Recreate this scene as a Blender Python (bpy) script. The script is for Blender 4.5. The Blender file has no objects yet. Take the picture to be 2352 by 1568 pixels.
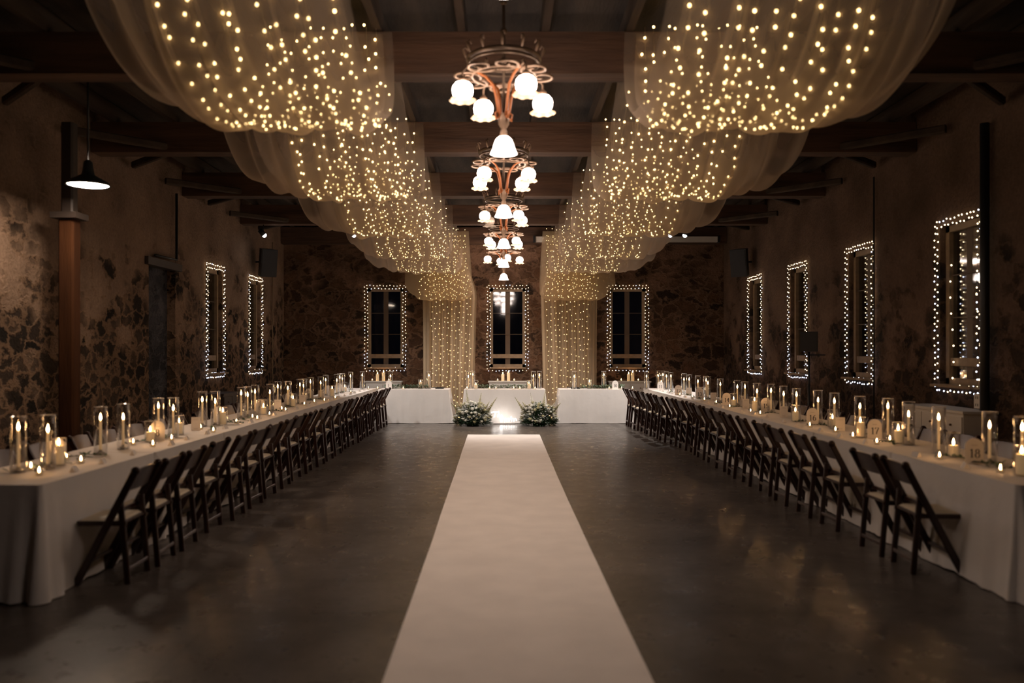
import bpy, math, random
from mathutils import Vector, Matrix
PI = math.pi
R = math.radians
random.seed(7)
sc = bpy.context.scene
C = sc.collection

# ------------------------------------------------------------------ camera, world, exposure
F = 1920.0                      # focal length in pixels of the 2352 px wide frame
cam_d = bpy.data.cameras.new('camera')
cam = bpy.data.objects.new('camera', cam_d); C.objects.link(cam)
cam.location = (0, 0, 1.64); cam.rotation_euler = (R(90), 0, 0)
cam_d.sensor_width = 36; cam_d.lens = F / 2352 * 36
cam_d.shift_x = 19 / 2352; cam_d.shift_y = 21 / 2352
cam_d.clip_end = 100
cam_d.dof.use_dof = True; cam_d.dof.focus_distance = 17.0; cam_d.dof.aperture_fstop = 1.0
sc.camera = cam
w = bpy.data.worlds.new('night'); sc.world = w; w.use_nodes = True
w.node_tree.nodes['Background'].inputs[0].default_value = (0.02, 0.025, 0.04, 1)
w.node_tree.nodes['Background'].inputs[1].default_value = 0.12
sc.view_settings.view_transform = 'Standard'; sc.view_settings.look = 'None'
sc.view_settings.gamma = 1.0; sc.view_settings.use_curve_mapping = False
sc.view_settings.exposure = 0.0
sc.cycles.use_denoising = True
sc.cycles.transparent_max_bounces = 16
sc.cycles.max_bounces = 5
sc.cycles.diffuse_bounces = 2
sc.cycles.glossy_bounces = 2
sc.cycles.use_adaptive_sampling = True
sc.cycles.adaptive_threshold = 0.1
sc.cycles.caustics_reflective = False; sc.cycles.caustics_refractive = False
sc.cycles.sample_clamp_indirect = 4.0
sc.cycles.use_light_tree = True
GLOBE_L = 26.0
GLOBE_W = 26.0      # light leaving each open-bottomed shade, W      # radiance of the chandelier shades
FLAME_L = 95.0
FAIRY_L = 8.0
WINDOW_FAIRY_L = 7.0

def P(px, D, z=None, py=None):
    """point at depth D seen at pixel px (and py, or at height z)"""
    X = (px - 1157) * D / F
    if z is None: z = 1.64 + (805 - py) * D / F
    return Vector((X, D, z))

# ------------------------------------------------------------------ materials
M = {}
def new_mat(name):
    m = bpy.data.materials.new(name); m.use_nodes = True
    nt = m.node_tree; nt.nodes.clear()
    out = nt.nodes.new('ShaderNodeOutputMaterial')
    M[name] = m
    return m, nt, out
def N(nt, t, **kw):
    n = nt.nodes.new(t)
    for k, v in kw.items(): setattr(n, k, v)
    return n
def mixc(nt, fac, a, b, mode='MIX'):
    n = nt.nodes.new('ShaderNodeMix'); n.data_type = 'RGBA'; n.blend_type = mode
    for sock, val in ((n.inputs[0], fac), (n.inputs[6], a), (n.inputs[7], b)):
        if isinstance(val, (int, float)): sock.default_value = val
        elif isinstance(val, tuple): sock.default_value = (*val, 1) if len(val) == 3 else val
        else: nt.links.new(val, sock)
    return n.outputs[2]
def math_n(nt, op, a, b=0.0, c=None, clamp=False):
    n = nt.nodes.new('ShaderNodeMath'); n.operation = op; n.use_clamp = clamp
    for i, val in enumerate((a, b, c)):
        if val is None: continue
        if isinstance(val, (int, float)): n.inputs[i].default_value = val
        else: nt.links.new(val, n.inputs[i])
    return n.outputs[0]
def ramp(nt, fac, stops):
    n = nt.nodes.new('ShaderNodeValToRGB')
    e = n.color_ramp.elements
    while len(e) < len(stops): e.new(0.5)
    for i, (p, c) in enumerate(stops):
        e[i].position = p; e[i].color = (*c, 1) if len(c) == 3 else c
    nt.links.new(fac, n.inputs[0]); return n.outputs[0]
def principled(name, col, rough=0.6, metal=0.0, var=0.0, scale=8.0, bump=0.0, bscale=40.0, spec=0.5, stretch=None, emis=None, sheen=0):
    m, nt, out = new_mat(name)
    b = N(nt, 'ShaderNodeBsdfPrincipled')
    b.inputs['Roughness'].default_value = rough; b.inputs['Metallic'].default_value = metal
    b.inputs['Specular IOR Level'].default_value = spec
    b.inputs['Sheen Weight'].default_value = sheen
    tc = N(nt, 'ShaderNodeTexCoord'); vec = tc.outputs['Object']
    if stretch:
        mp = N(nt, 'ShaderNodeMapping'); mp.inputs['Scale'].default_value = stretch
        nt.links.new(vec, mp.inputs[0]); vec = mp.outputs[0]
    if var:
        no = N(nt, 'ShaderNodeTexNoise'); no.inputs['Scale'].default_value = scale; no.inputs['Detail'].default_value = 5
        nt.links.new(vec, no.inputs['Vector'])
        c = ramp(nt, no.outputs[0], [(0.3, tuple(x * (1 - var) for x in col)), (0.7, tuple(min(1, x * (1 + var)) for x in col))])
        nt.links.new(c, b.inputs['Base Color'])
    else: b.inputs['Base Color'].default_value = (*col, 1)
    if bump:
        n2 = N(nt, 'ShaderNodeTexNoise'); n2.inputs['Scale'].default_value = bscale; n2.inputs['Detail'].default_value = 4
        nt.links.new(vec, n2.inputs['Vector'])
        bp = N(nt, 'ShaderNodeBump'); bp.inputs['Strength'].default_value = bump; bp.inputs['Distance'].default_value = 0.02
        nt.links.new(n2.outputs[0], bp.inputs['Height']); nt.links.new(bp.outputs[0], b.inputs['Normal'])
    if emis:
        b.inputs['Emission Color'].default_value = (*emis[0], 1); b.inputs['Emission Strength'].default_value = emis[1]
    nt.links.new(b.outputs[0], out.inputs[0])
    return m
def emission(name, col, s):
    m, nt, out = new_mat(name)
    e = N(nt, 'ShaderNodeEmission'); e.inputs[0].default_value = (*col, 1); e.inputs[1].default_value = s
    nt.links.new(e.outputs[0], out.inputs[0]); return m

def stone(name, mortar, dark, light, plaster_from, plaster_col, scale=3.6, off=0.0):
    m, nt, out = new_mat(name)
    b = N(nt, 'ShaderNodeBsdfPrincipled'); b.inputs['Roughness'].default_value = 0.9
    b.inputs['Specular IOR Level'].default_value = 0.2
    tc = N(nt, 'ShaderNodeTexCoord')
    mp = N(nt, 'ShaderNodeMapping'); mp.inputs['Scale'].default_value = (1, 1, 1.35); mp.inputs['Location'].default_value = (off, off, off)
    nt.links.new(tc.outputs['Object'], mp.inputs[0])
    dn = N(nt, 'ShaderNodeTexNoise'); dn.inputs['Scale'].default_value = 3.0; dn.inputs['Detail'].default_value = 6; dn.inputs['Roughness'].default_value = 0.65
    nt.links.new(mp.outputs[0], dn.inputs['Vector'])
    vm = N(nt, 'ShaderNodeVectorMath', operation='MULTIPLY_ADD')
    nt.links.new(dn.outputs['Color'], vm.inputs[0]); vm.inputs[1].default_value = (0.62, 0.62, 0.62)
    nt.links.new(mp.outputs[0], vm.inputs[2])
    ve = N(nt, 'ShaderNodeTexVoronoi', feature='DISTANCE_TO_EDGE'); ve.inputs['Scale'].default_value = scale
    vc = N(nt, 'ShaderNodeTexVoronoi', feature='F1'); vc.inputs['Scale'].default_value = scale
    nt.links.new(vm.outputs[0], ve.inputs['Vector']); nt.links.new(vm.outputs[0], vc.inputs['Vector'])
    fine = N(nt, 'ShaderNodeTexNoise'); fine.inputs['Scale'].default_value = 22; fine.inputs['Detail'].default_value = 8; fine.inputs['Roughness'].default_value = 0.7
    nt.links.new(tc.outputs['Object'], fine.inputs['Vector'])
    big = N(nt, 'ShaderNodeTexNoise'); big.inputs['Scale'].default_value = 1.3; big.inputs['Detail'].default_value = 4
    nt.links.new(tc.outputs['Object'], big.inputs['Vector'])
    sep = N(nt, 'ShaderNodeSeparateXYZ'); nt.links.new(tc.outputs['Object'], sep.inputs[0])
    sv = N(nt, 'ShaderNodeSeparateXYZ'); nt.links.new(vc.outputs['Color'], sv.inputs[0])
    # plaster cover: more of it with height, patchy, some stones bare
    h = math_n(nt, 'MULTIPLY_ADD', sep.outputs[2], 0.42, -0.42 * plaster_from)
    h = math_n(nt, 'ADD', h, math_n(nt, 'MULTIPLY_ADD', big.outputs[0], 2.2, -1.1))
    h = math_n(nt, 'ADD', h, math_n(nt, 'MULTIPLY_ADD', sv.outputs[1], 0.7, -0.35))
    pl = math_n(nt, 'MULTIPLY_ADD', h, 2.2, 0.5, clamp=True)
    edge = math_n(nt, 'MULTIPLY_ADD', ve.outputs['Distance'], 8.0, math_n(nt, 'MULTIPLY_ADD', fine.outputs[0], 2.8, -1.80), clamp=True)
    stonefac = math_n(nt, 'MULTIPLY', edge, math_n(nt, 'SUBTRACT', 1.0, math_n(nt, 'MULTIPLY', pl, 0.93)))
    sc_ = ramp(nt, sv.outputs[0], [(0.0, dark), (0.55, tuple((a + c) / 2 for a, c in zip(dark, light))), (1.0, light)])
    sc_ = mixc(nt, 0.55, sc_, ramp(nt, fine.outputs[0], [(0.3, (0.35, 0.35, 0.35)), (0.75, (1.25, 1.2, 1.15))]), 'MULTIPLY')
    mo = mixc(nt, 0.6, mixc(nt, pl, mortar, plaster_col), ramp(nt, fine.outputs[0], [(0.3, (0.5, 0.48, 0.46)), (0.7, (1.15, 1.12, 1.1))]), 'MULTIPLY')
    col = mixc(nt, stonefac, mo, sc_)
    col = mixc(nt, 0.75, col, ramp(nt, big.outputs[0], [(0.3, (0.55, 0.52, 0.5)), (0.65, (1.15, 1.12, 1.1))]), 'MULTIPLY')
    nt.links.new(col, b.inputs['Base Color'])
    hh = math_n(nt, 'ADD', math_n(nt, 'MULTIPLY', stonefac, -0.8), math_n(nt, 'MULTIPLY', fine.outputs[0], 0.9))
    hh = math_n(nt, 'ADD', hh, math_n(nt, 'MULTIPLY', dn.outputs[0], 1.2))
    bp = N(nt, 'ShaderNodeBump'); bp.inputs['Strength'].default_value = 1.0; bp.inputs['Distance'].default_value = 0.07
    nt.links.new(hh, bp.inputs['Height']); nt.links.new(bp.outputs[0], b.inputs['Normal'])
    nt.links.new(b.outputs[0], out.inputs[0])
    return m
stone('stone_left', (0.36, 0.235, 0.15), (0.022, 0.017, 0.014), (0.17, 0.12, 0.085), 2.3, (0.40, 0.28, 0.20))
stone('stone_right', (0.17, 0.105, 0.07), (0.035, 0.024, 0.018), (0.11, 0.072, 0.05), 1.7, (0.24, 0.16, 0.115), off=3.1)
stone('stone_back', (0.27, 0.165, 0.105), (0.04, 0.026, 0.018), (0.24, 0.13, 0.075), 4.0, (0.30, 0.18, 0.12), scale=3.0, off=7.7)
stone('stone_blue', (0.15, 0.155, 0.18), (0.05, 0.055, 0.07), (0.17, 0.18, 0.22), 3.2, (0.17, 0.175, 0.20), scale=4.0, off=1.7)

def floor_mat():
    m, nt, out = new_mat('polished_concrete')
    b = N(nt, 'ShaderNodeBsdfPrincipled')
    tc = N(nt, 'ShaderNodeTexCoord')
    a = N(nt, 'ShaderNodeTexNoise'); a.inputs['Scale'].default_value = 0.9; a.inputs['Detail'].default_value = 9; a.inputs['Roughness'].default_value = 0.62; a.inputs['Distortion'].default_value = 0.4
    c = N(nt, 'ShaderNodeTexNoise'); c.inputs['Scale'].default_value = 5.5; c.inputs['Detail'].default_value = 8; c.inputs['Roughness'].default_value = 0.7
    nt.links.new(tc.outputs['Object'], a.inputs['Vector']); nt.links.new(tc.outputs['Object'], c.inputs['Vector'])
    col = ramp(nt, a.outputs[0], [(0.28, (0.042, 0.034, 0.029)), (0.5, (0.080, 0.066, 0.057)), (0.72, (0.135, 0.114, 0.10))])
    col = mixc(nt, 0.7, col, ramp(nt, c.outputs[0], [(0.35, (0.72, 0.7, 0.68)), (0.62, (1.12, 1.1, 1.08)), (0.75, (1.5, 1.45, 1.4))]), 'MULTIPLY')
    sep = N(nt, 'ShaderNodeSeparateXYZ'); nt.links.new(tc.outputs['Object'], sep.inputs[0])
    # saw-cut joints across the slab
    wob = math_n(nt, 'MULTIPLY', c.outputs[0], 0.02)
    yy = math_n(nt, 'ADD', sep.outputs[1], wob)
    pp = math_n(nt, 'PINGPONG', math_n(nt, 'SUBTRACT', yy, 10.45), 2.6)
    jt = math_n(nt, 'LESS_THAN', pp, 0.012)
    xx = math_n(nt, 'PINGPONG', math_n(nt, 'ADD', sep.outputs[0], math_n(nt, 'ADD', wob, 1.75)), 1.85)
    jx = math_n(nt, 'LESS_THAN', xx, 0.008)
    j = math_n(nt, 'MAXIMUM', jt, jx)
    col = mixc(nt, math_n(nt, 'MULTIPLY', j, 0.6), col, (0.03, 0.025, 0.02))
    nt.links.new(col, b.inputs['Base Color'])
    rg = ramp(nt, c.outputs[0], [(0.3, (0.36,) * 3), (0.7, (0.24,) * 3)])
    nt.links.new(rg, b.inputs['Roughness'])
    b.inputs['Specular IOR Level'].default_value = 0.45
    bp = N(nt, 'ShaderNodeBump'); bp.inputs['Strength'].default_value = 0.12; bp.inputs['Distance'].default_value = 0.01
    nt.links.new(c.outputs[0], bp.inputs['Height']); nt.links.new(bp.outputs[0], b.inputs['Normal'])
    nt.links.new(b.outputs[0], out.inputs[0])
floor_mat()

def tulle(name, col, dens=0.3, edge=0.45):
    m, nt, out = new_mat(name)
    tr = N(nt, 'ShaderNodeBsdfTransparent'); tr.inputs[0].default_value = (1, 1, 1, 1)
    di = N(nt, 'ShaderNodeBsdfDiffuse'); di.inputs[0].default_value = (*col, 1)
    tl = N(nt, 'ShaderNodeBsdfTranslucent'); tl.inputs[0].default_value = (*col, 1)
    mx = N(nt, 'ShaderNodeMixShader'); mx.inputs[0].default_value = 0.5
    nt.links.new(di.outputs[0], mx.inputs[1]); nt.links.new(tl.outputs[0], mx.inputs[2])
    lw = N(nt, 'ShaderNodeLayerWeight'); lw.inputs[0].default_value = 0.45
    fac = math_n(nt, 'MULTIPLY_ADD', lw.outputs['Facing'], edge, dens, clamp=True)
    mo = N(nt, 'ShaderNodeMixShader')
    nt.links.new(fac, mo.inputs[0]); nt.links.new(tr.outputs[0], mo.inputs[1]); nt.links.new(mx.outputs[0], mo.inputs[2])
    nt.links.new(mo.outputs[0], out.inputs[0])
tulle('tulle', (0.80, 0.65, 0.52), 0.22, 0.5)
tulle('tulle_panel', (0.82, 0.66, 0.46), 0.36, 0.5)

def thin_glass(name, tint, base=0.03, edge=0.5):
    m, nt, out = new_mat(name)
    tr = N(nt, 'ShaderNodeBsdfTransparent'); tr.inputs[0].default_value = (*tint, 1)
    gl = N(nt, 'ShaderNodeBsdfGlossy'); gl.inputs['Roughness'].default_value = 0.04
    gl.inputs[0].default_value = (1, 1, 1, 1)
    lw = N(nt, 'ShaderNodeLayerWeight'); lw.inputs[0].default_value = 0.4
    fac = math_n(nt, 'MULTIPLY_ADD', math_n(nt, 'POWER', lw.outputs['Facing'], 1.5), edge, base, clamp=True)
    mo = N(nt, 'ShaderNodeMixShader')
    nt.links.new(fac, mo.inputs[0]); nt.links.new(tr.outputs[0], mo.inputs[1]); nt.links.new(gl.outputs[0], mo.inputs[2])
    nt.links.new(mo.outputs[0], out.inputs[0])
thin_glass('clear_glass', (0.99, 0.985, 0.98), 0.03, 1.0)
thin_glass('window_glass', (0.5, 0.52, 0.55), 0.06, 0.6)

def cloth_mat():
    m, nt, out = new_mat('white_linen')
    b = N(nt, 'ShaderNodeBsdfPrincipled'); b.inputs['Roughness'].default_value = 0.85; b.inputs['Sheen Weight'].default_value = 0.1
    b.inputs['Base Color'].default_value = (0.75, 0.70, 0.655, 1); b.inputs['Specular IOR Level'].default_value = 0.15
    tc = N(nt, 'ShaderNodeTexCoord')
    a = N(nt, 'ShaderNodeTexNoise'); a.inputs['Scale'].default_value = 4; a.inputs['Detail'].default_value = 4
    nt.links.new(tc.outputs['Object'], a.inputs['Vector'])
    bp = N(nt, 'ShaderNodeBump'); bp.inputs['Strength'].default_value = 0.35; bp.inputs['Distance'].default_value = 0.03
    nt.links.new(a.outputs[0], bp.inputs['Height']); nt.links.new(bp.outputs[0], b.inputs['Normal'])
    nt.links.new(b.outputs[0], out.inputs[0])
cloth_mat()
principled('runner', (0.84, 0.76, 0.70), 0.95, var=0.05, scale=3, bump=0.4, bscale=160, spec=0.1)
principled('chair_wood', (0.030, 0.010, 0.006), 0.30, var=0.3, scale=12, stretch=(1, 1, 0.2))
principled('seat_pad', (0.62, 0.52, 0.38), 0.55)
principled('beam_wood', (0.085, 0.043, 0.024), 0.8, var=0.45, scale=7, bump=0.5, bscale=25, stretch=(0.12, 1, 1))
principled('joist_wood', (0.05, 0.032, 0.02), 0.85, var=0.4, scale=7, bump=0.4, bscale=25, stretch=(1, 0.12, 1))
principled('board_wood', (0.04, 0.029, 0.021), 0.9, var=0.5, scale=5, bump=0.4, stretch=(1, 0.2, 1))
principled('post_wood', (0.045, 0.016, 0.005), 0.9, spec=0.15, var=0.35, scale=8, bump=0.4, stretch=(1, 1, 0.15))
principled('window_wood', (0.24, 0.165, 0.10), 0.6, var=0.2, scale=9)
principled('glass_rim_glint', (0.85, 0.78, 0.70), 0.25, spec=0.8)  # pale opaque colour painted on the clear glass lip for its bright glint
principled('window_wood_dark', (0.10, 0.065, 0.04), 0.6)
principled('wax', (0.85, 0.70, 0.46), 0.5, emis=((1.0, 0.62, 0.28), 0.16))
principled('wick', (0.02, 0.015, 0.01), 0.9)
principled('tin', (0.6, 0.58, 0.55), 0.35, metal=1.0)
principled('bronze', (0.16, 0.11, 0.075), 0.42, metal=0.7, var=0.25)
principled('gilt', (0.24, 0.155, 0.10), 0.5, metal=0.3, var=0.2)
principled('copper', (0.30, 0.088, 0.018), 0.5, metal=0.2)
principled('black_metal', (0.012, 0.012, 0.013), 0.5)
principled('black_plastic', (0.010, 0.010, 0.011), 0.45)
principled('cabinet_white', (0.55, 0.52, 0.48), 0.6)
principled('dark_cabinet', (0.035, 0.025, 0.02), 0.5)
principled('paper', (0.80, 0.74, 0.68), 0.8)
principled('ink', (0.02, 0.018, 0.02), 0.7)
principled('faint_ink', (0.42, 0.36, 0.32), 0.8)
principled('leaf', (0.055, 0.10, 0.052), 0.55, var=0.4, scale=18)
principled('leaf_pale', (0.16, 0.22, 0.15), 0.6, var=0.3, scale=18)
principled('leaf_dark', (0.03, 0.075, 0.03), 0.5, var=0.4, scale=18)
principled('stem', (0.10, 0.09, 0.04), 0.7)
principled('petal', (0.90, 0.88, 0.80), 0.7, var=0.08, scale=20)
principled('petal_cream', (0.68, 0.64, 0.44), 0.7, var=0.12, scale=20)
principled('wire', (0.30, 0.24, 0.15), 0.5)
principled('wire_green', (0.03, 0.05, 0.035), 0.6)
principled('screen_white', (0.62, 0.58, 0.52), 0.5)
principled('enamel', (0.03, 0.035, 0.035), 0.4)
principled('opal_rim', (0.85, 0.62, 0.42), 0.3, emis=((1, 0.66, 0.38), 0.9))
principled('opal_off', (0.62, 0.52, 0.42), 0.3)
emission('opal', (1.0, 0.80, 0.69), GLOBE_L)
emission('flame', (1.0, 0.52, 0.2), FLAME_L)
emission('fairy', (1.0, 0.66, 0.27), FAIRY_L)
emission('fairy_warm', (1.0, 0.74, 0.44), WINDOW_FAIRY_L)
emission('fairy_cool', (0.72, 0.78, 1.0), WINDOW_FAIRY_L)
emission('neon', (1.0, 0.93, 0.88), 9.0)
emission('lamp_lens', (1.0, 0.78, 0.60), 85.0)
emission('spot_lens', (0.86, 0.92, 1.0), 30.0)

# ------------------------------------------------------------------ mesh builder
class MB:
    def __init__(s): s.v = []; s.f = []; s.sm = []
    def add(s, vs, fs, smooth=False):
        o = len(s.v); s.v += [tuple(p) for p in vs]
        s.f += [tuple(i + o for i in f) for f in fs]; s.sm += [smooth] * len(fs)
        return s
    def box(s, c, d, rz=0.0, rot=None):
        hx, hy, hz = d[0] / 2, d[1] / 2, d[2] / 2
        vs = [Vector((x, y, z)) for x in (-hx, hx) for y in (-hy, hy) for z in (-hz, hz)]
        m = rot if rot is not None else Matrix.Rotation(rz, 3, 'Z')
        vs = [m @ p + Vector(c) for p in vs]
        return s.add(vs, [(0, 1, 3, 2), (4, 6, 7, 5), (0, 4, 5, 1), (2, 3, 7, 6), (0, 2, 6, 4), (1, 5, 7, 3)])
    def bar(s, p0, p1, wx, wy, up=(1, 0, 0), taper=1.0, ch=0.0):
        """bar from p0 to p1 with chamfered rectangular section: wx along 'up', wy across"""
        p0 = Vector(p0); p1 = Vector(p1); d = (p1 - p0).normalized()
        u = Vector(up); u = (u - d * u.dot(d)).normalized(); v = d.cross(u)
        c = ch or min(wx, wy) * 0.22
        sec = [(-wx/2 + c, -wy/2), (wx/2 - c, -wy/2), (wx/2, -wy/2 + c), (wx/2, wy/2 - c), (wx/2 - c, wy/2), (-wx/2 + c, wy/2), (-wx/2, wy/2 - c), (-wx/2, -wy/2 + c)]
        vs = [p0 + u * a + v * b for a, b in sec] + [p1 + u * a * taper + v * b * taper for a, b in sec]
        fs = [(i, (i + 1) % 8, 8 + (i + 1) % 8, 8 + i) for i in range(8)] + [tuple(range(7, -1, -1)), tuple(range(8, 16))]
        return s.add(vs, fs)
    def tube(s, path, r, n=8, cap=True, closed=False):
        path = [Vector(p) for p in path]; k = len(path)
        rs = r if isinstance(r, (list, tuple)) else [r] * k
        vs = []; nrm = None
        for i, p in enumerate(path):
            a = path[i - 1] if i > 0 else (path[-1] if closed else p)
            b = path[i + 1] if i < k - 1 else (path[0] if closed else p)
            t = (b - a)
            t = t.normalized() if t.length > 1e-9 else Vector((0, 0, 1))
            if nrm is None:
                ref = Vector((0, 0, 1)) if abs(t.z) < 0.9 else Vector((1, 0, 0))
                nrm = (ref - t * ref.dot(t)).normalized()
            else:
                nrm = nrm - t * nrm.dot(t)
                nrm = nrm.normalized() if nrm.length > 1e-6 else Vector((1, 0, 0))
            bn = t.cross(nrm)
            for j in range(n):
                a_ = 2 * PI * j / n
                vs.append(p + (nrm * math.cos(a_) + bn * math.sin(a_)) * rs[i])
        fs = []
        for i in range(k if closed else k - 1):
            i2 = (i + 1) % k
            for j in range(n):
                fs.append((i * n + j, i * n + (j + 1) % n, i2 * n + (j + 1) % n, i2 * n + j))
        if cap and not closed:
            fs.append(tuple(range(n - 1, -1, -1))); fs.append(tuple((k - 1) * n + j for j in range(n)))
        return s.add(vs, fs, True)
    def lathe(s, prof, n=20, c=(0, 0, 0), wob=None, capb=False, capt=False):
        vs = []
        for i, (r, z) in enumerate(prof):
            for j in range(n):
                a = 2 * PI * j / n
                rr, zz = (r, z) if wob is None else wob(r, z, a, i)
                vs.append((c[0] + rr * math.cos(a), c[1] + rr * math.sin(a), c[2] + zz))
        fs = [(i * n + j, i * n + (j + 1) % n, (i + 1) * n + (j + 1) % n, (i + 1) * n + j) for i in range(len(prof) - 1) for j in range(n)]
        if capb: fs.append(tuple(range(n - 1, -1, -1)))
        if capt: fs.append(tuple((len(prof) - 1) * n + j for j in range(n)))
        return s.add(vs, fs, True)
    def grid(s, fn, nu, nv, smooth=True):
        vs = [fn(i / nu, j / nv) for j in range(nv + 1) for i in range(nu + 1)]
        fs = [(j * (nu + 1) + i, j * (nu + 1) + i + 1, (j + 1) * (nu + 1) + i + 1, (j + 1) * (nu + 1) + i) for j in range(nv) for i in range(nu)]
        return s.add(vs, fs, smooth)
    def prism(s, pts, p0, ax, ay, thick):
        """outline pts (2-D) in plane p0 + ax*x + ay*y, extruded by vector thick"""
        p0 = Vector(p0); ax = Vector(ax); ay = Vector(ay); th = Vector(thick); n = len(pts)
        vs = [p0 + ax * x + ay * y for x, y in pts]; vs += [v + th for v in vs]
        fs = [tuple(range(n)), tuple(range(2 * n - 1, n - 1, -1))] + [(i, n + i, n + (i + 1) % n, (i + 1) % n) for i in range(n)]
        return s.add(vs, fs)
    def ico(s, c, r, sz=1.0):
        t = (1 + 5 ** .5) / 2; q = r / math.sqrt(1 + t * t)
        vs = [(-1, t, 0), (1, t, 0), (-1, -t, 0), (1, -t, 0), (0, -1, t), (0, 1, t), (0, -1, -t), (0, 1, -t), (t, 0, -1), (t, 0, 1), (-t, 0, -1), (-t, 0, 1)]
        fs = [(0,11,5),(0,5,1),(0,1,7),(0,7,10),(0,10,11),(1,5,9),(5,11,4),(11,10,2),(10,7,6),(7,1,8),(3,9,4),(3,4,2),(3,2,6),(3,6,8),(3,8,9),(4,9,5),(2,4,11),(6,2,10),(8,6,7),(9,8,1)]
        return s.add([(c[0] + a * q, c[1] + b * q, c[2] + d * q * sz) for a, b, d in vs], fs, True)
    def ball(s, c, r, n=14, m=8, sz=1.0):
        return s.lathe([(r * math.sin(PI * i / m) + 1e-5, -r * sz * math.cos(PI * i / m)) for i in range(m + 1)], n, c)
    def mesh(s, name):
        me = bpy.data.meshes.new(name); me.from_pydata(s.v, [], s.f)
        me.polygons.foreach_set('use_smooth', s.sm); me.update()
        return me
    def build(s, name, mat, parent=None, loc=None):
        me = s.mesh(name); me.materials.append(M[mat])
        return link(name, me, parent, loc)
def link(name, me, parent=None, loc=None):
    o = bpy.data.objects.new(name, me); C.objects.link(o)
    if parent is not None: o.parent = parent
    if loc is not None: o.location = loc
    return o
def tag(o, label=None, cat=None, group=None, kind=None):
    if label: o['label'] = label
    if cat: o['category'] = cat
    if group: o['group'] = group
    if kind: o['kind'] = kind
    return o
def thing(name, loc, label, cat, group=None, rz=0.0):
    o = bpy.data.objects.new(name, None); C.objects.link(o)
    o.location = loc; o.rotation_euler = (0, 0, rz); o.empty_display_size = 0.1
    return tag(o, label, cat, group)
KIDS = {}
def copy_tree(o, parent=None):
    c = o.copy(); C.objects.link(c)
    c.parent = parent
    for ch in o.children: copy_tree(ch, c)
    return c
def dup(o, loc, rz, label, group=None):
    c = copy_tree(o); c.location = loc; c.rotation_euler = (0, 0, rz); c['label'] = label
    if group: c['group'] = group
    return c
NW = dict(zip(range(1, 19), 'one two three four five six seven eight nine ten eleven twelve thirteen fourteen fifteen sixteen seventeen eighteen'.split()))
ORD = ['nearest', 'second nearest', 'third nearest', 'fourth nearest', 'fifth nearest', 'sixth nearest', 'seventh nearest', 'eighth nearest', 'ninth nearest',
       'tenth nearest', 'eleventh nearest', 'twelfth nearest', 'thirteenth nearest', 'fourteenth nearest', 'fifteenth nearest', 'sixteenth nearest', 'seventeenth nearest',
       'eighteenth nearest', 'nineteenth nearest', 'twentieth nearest', 'twenty-first nearest', 'twenty-second nearest', 'twenty-third nearest', 'twenty-fourth nearest',
       'twenty-fifth nearest', 'twenty-sixth nearest', 'twenty-seventh nearest', 'twenty-eighth nearest', 'twenty-ninth nearest', 'thirtieth nearest']

def light(name, kind, loc, energy, col, parent=None, **kw):
    d = bpy.data.lights.new(name, kind); d.energy = energy; d.color = col
    for k, v in kw.items(): setattr(d, k, v)
    o = bpy.data.objects.new(name, d); C.objects.link(o); o.location = loc
    if parent is not None: o.parent = parent
    return o

# ------------------------------------------------------------------ room shell
XW = 5.5; YB = 20.9; YF = -4.0; ZC = 4.92
tag(MB().box((0, (YB + YF) / 2, -0.1), (2 * XW + 1, YB - YF + 1, 0.2)).build('floor', 'polished_concrete'), 'dark polished concrete floor with cut joints', kind='structure')
tag(MB().box((0, (YB + YF) / 2, ZC + 0.05), (2 * XW + 1, YB - YF + 1, 0.1)).build('ceiling', 'board_wood'), 'dark board ceiling above the joists', kind='structure')
def wall(name, mat, axis, pos, a0, a1, openings, label, depth=0.34, out=1):
    """wall in plane axis=pos with openings (a0,a1,z0,z1), reveals and thickness 'depth' away from the room"""
    As = sorted({a0, a1, *[o[0] for o in openings], *[o[1] for o in openings]})
    Zs = sorted({0.0, ZC, *[o[2] for o in openings], *[o[3] for o in openings]})
    m = MB()
    def pt(a, z, d):
        return (pos + out * d, a, z) if axis == 'x' else (a, pos + out * d, z)
    def inside(a, z): return any(o[0] < a < o[1] and o[2] < z < o[3] for o in openings)
    for i in range(len(As) - 1):
        for j in range(len(Zs) - 1):
            if inside((As[i] + As[i+1]) / 2, (Zs[j] + Zs[j+1]) / 2): continue
            for d in (0, depth):
                m.add([pt(As[i], Zs[j], d), pt(As[i+1], Zs[j], d), pt(As[i+1], Zs[j+1], d), pt(As[i], Zs[j+1], d)], [(0, 1, 2, 3)])
    for o in openings:
        q = [(o[0], o[2]), (o[1], o[2]), (o[1], o[3]), (o[0], o[3])]
        for k in range(4):
            (a, z), (b, y) = q[k], q[(k + 1) % 4]
            m.add([pt(a, z, 0), pt(b, y, 0), pt(b, y, depth), pt(a, z, depth)], [(0, 1, 2, 3)])
    return tag(m.build(name, mat), label, kind='structure')
WZ0, WZ1 = 1.2, 3.2
right_w = [10.09, 12.87, 15.58, 18.23]
left_w = [15.88, 18.45]
back_w = [-2.96, 0.1, 3.1]
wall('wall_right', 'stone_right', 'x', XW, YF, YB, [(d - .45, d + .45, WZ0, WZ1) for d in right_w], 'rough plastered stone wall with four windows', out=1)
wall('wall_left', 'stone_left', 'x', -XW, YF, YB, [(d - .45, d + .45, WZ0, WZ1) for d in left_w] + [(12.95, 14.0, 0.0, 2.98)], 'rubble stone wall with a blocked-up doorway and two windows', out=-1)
wall('wall_back', 'stone_back', 'y', YB, -XW, XW, [(x - .46, x + .46, WZ0, WZ1) for x in back_w], 'dark stone end wall behind the head tables', out=1)
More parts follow.
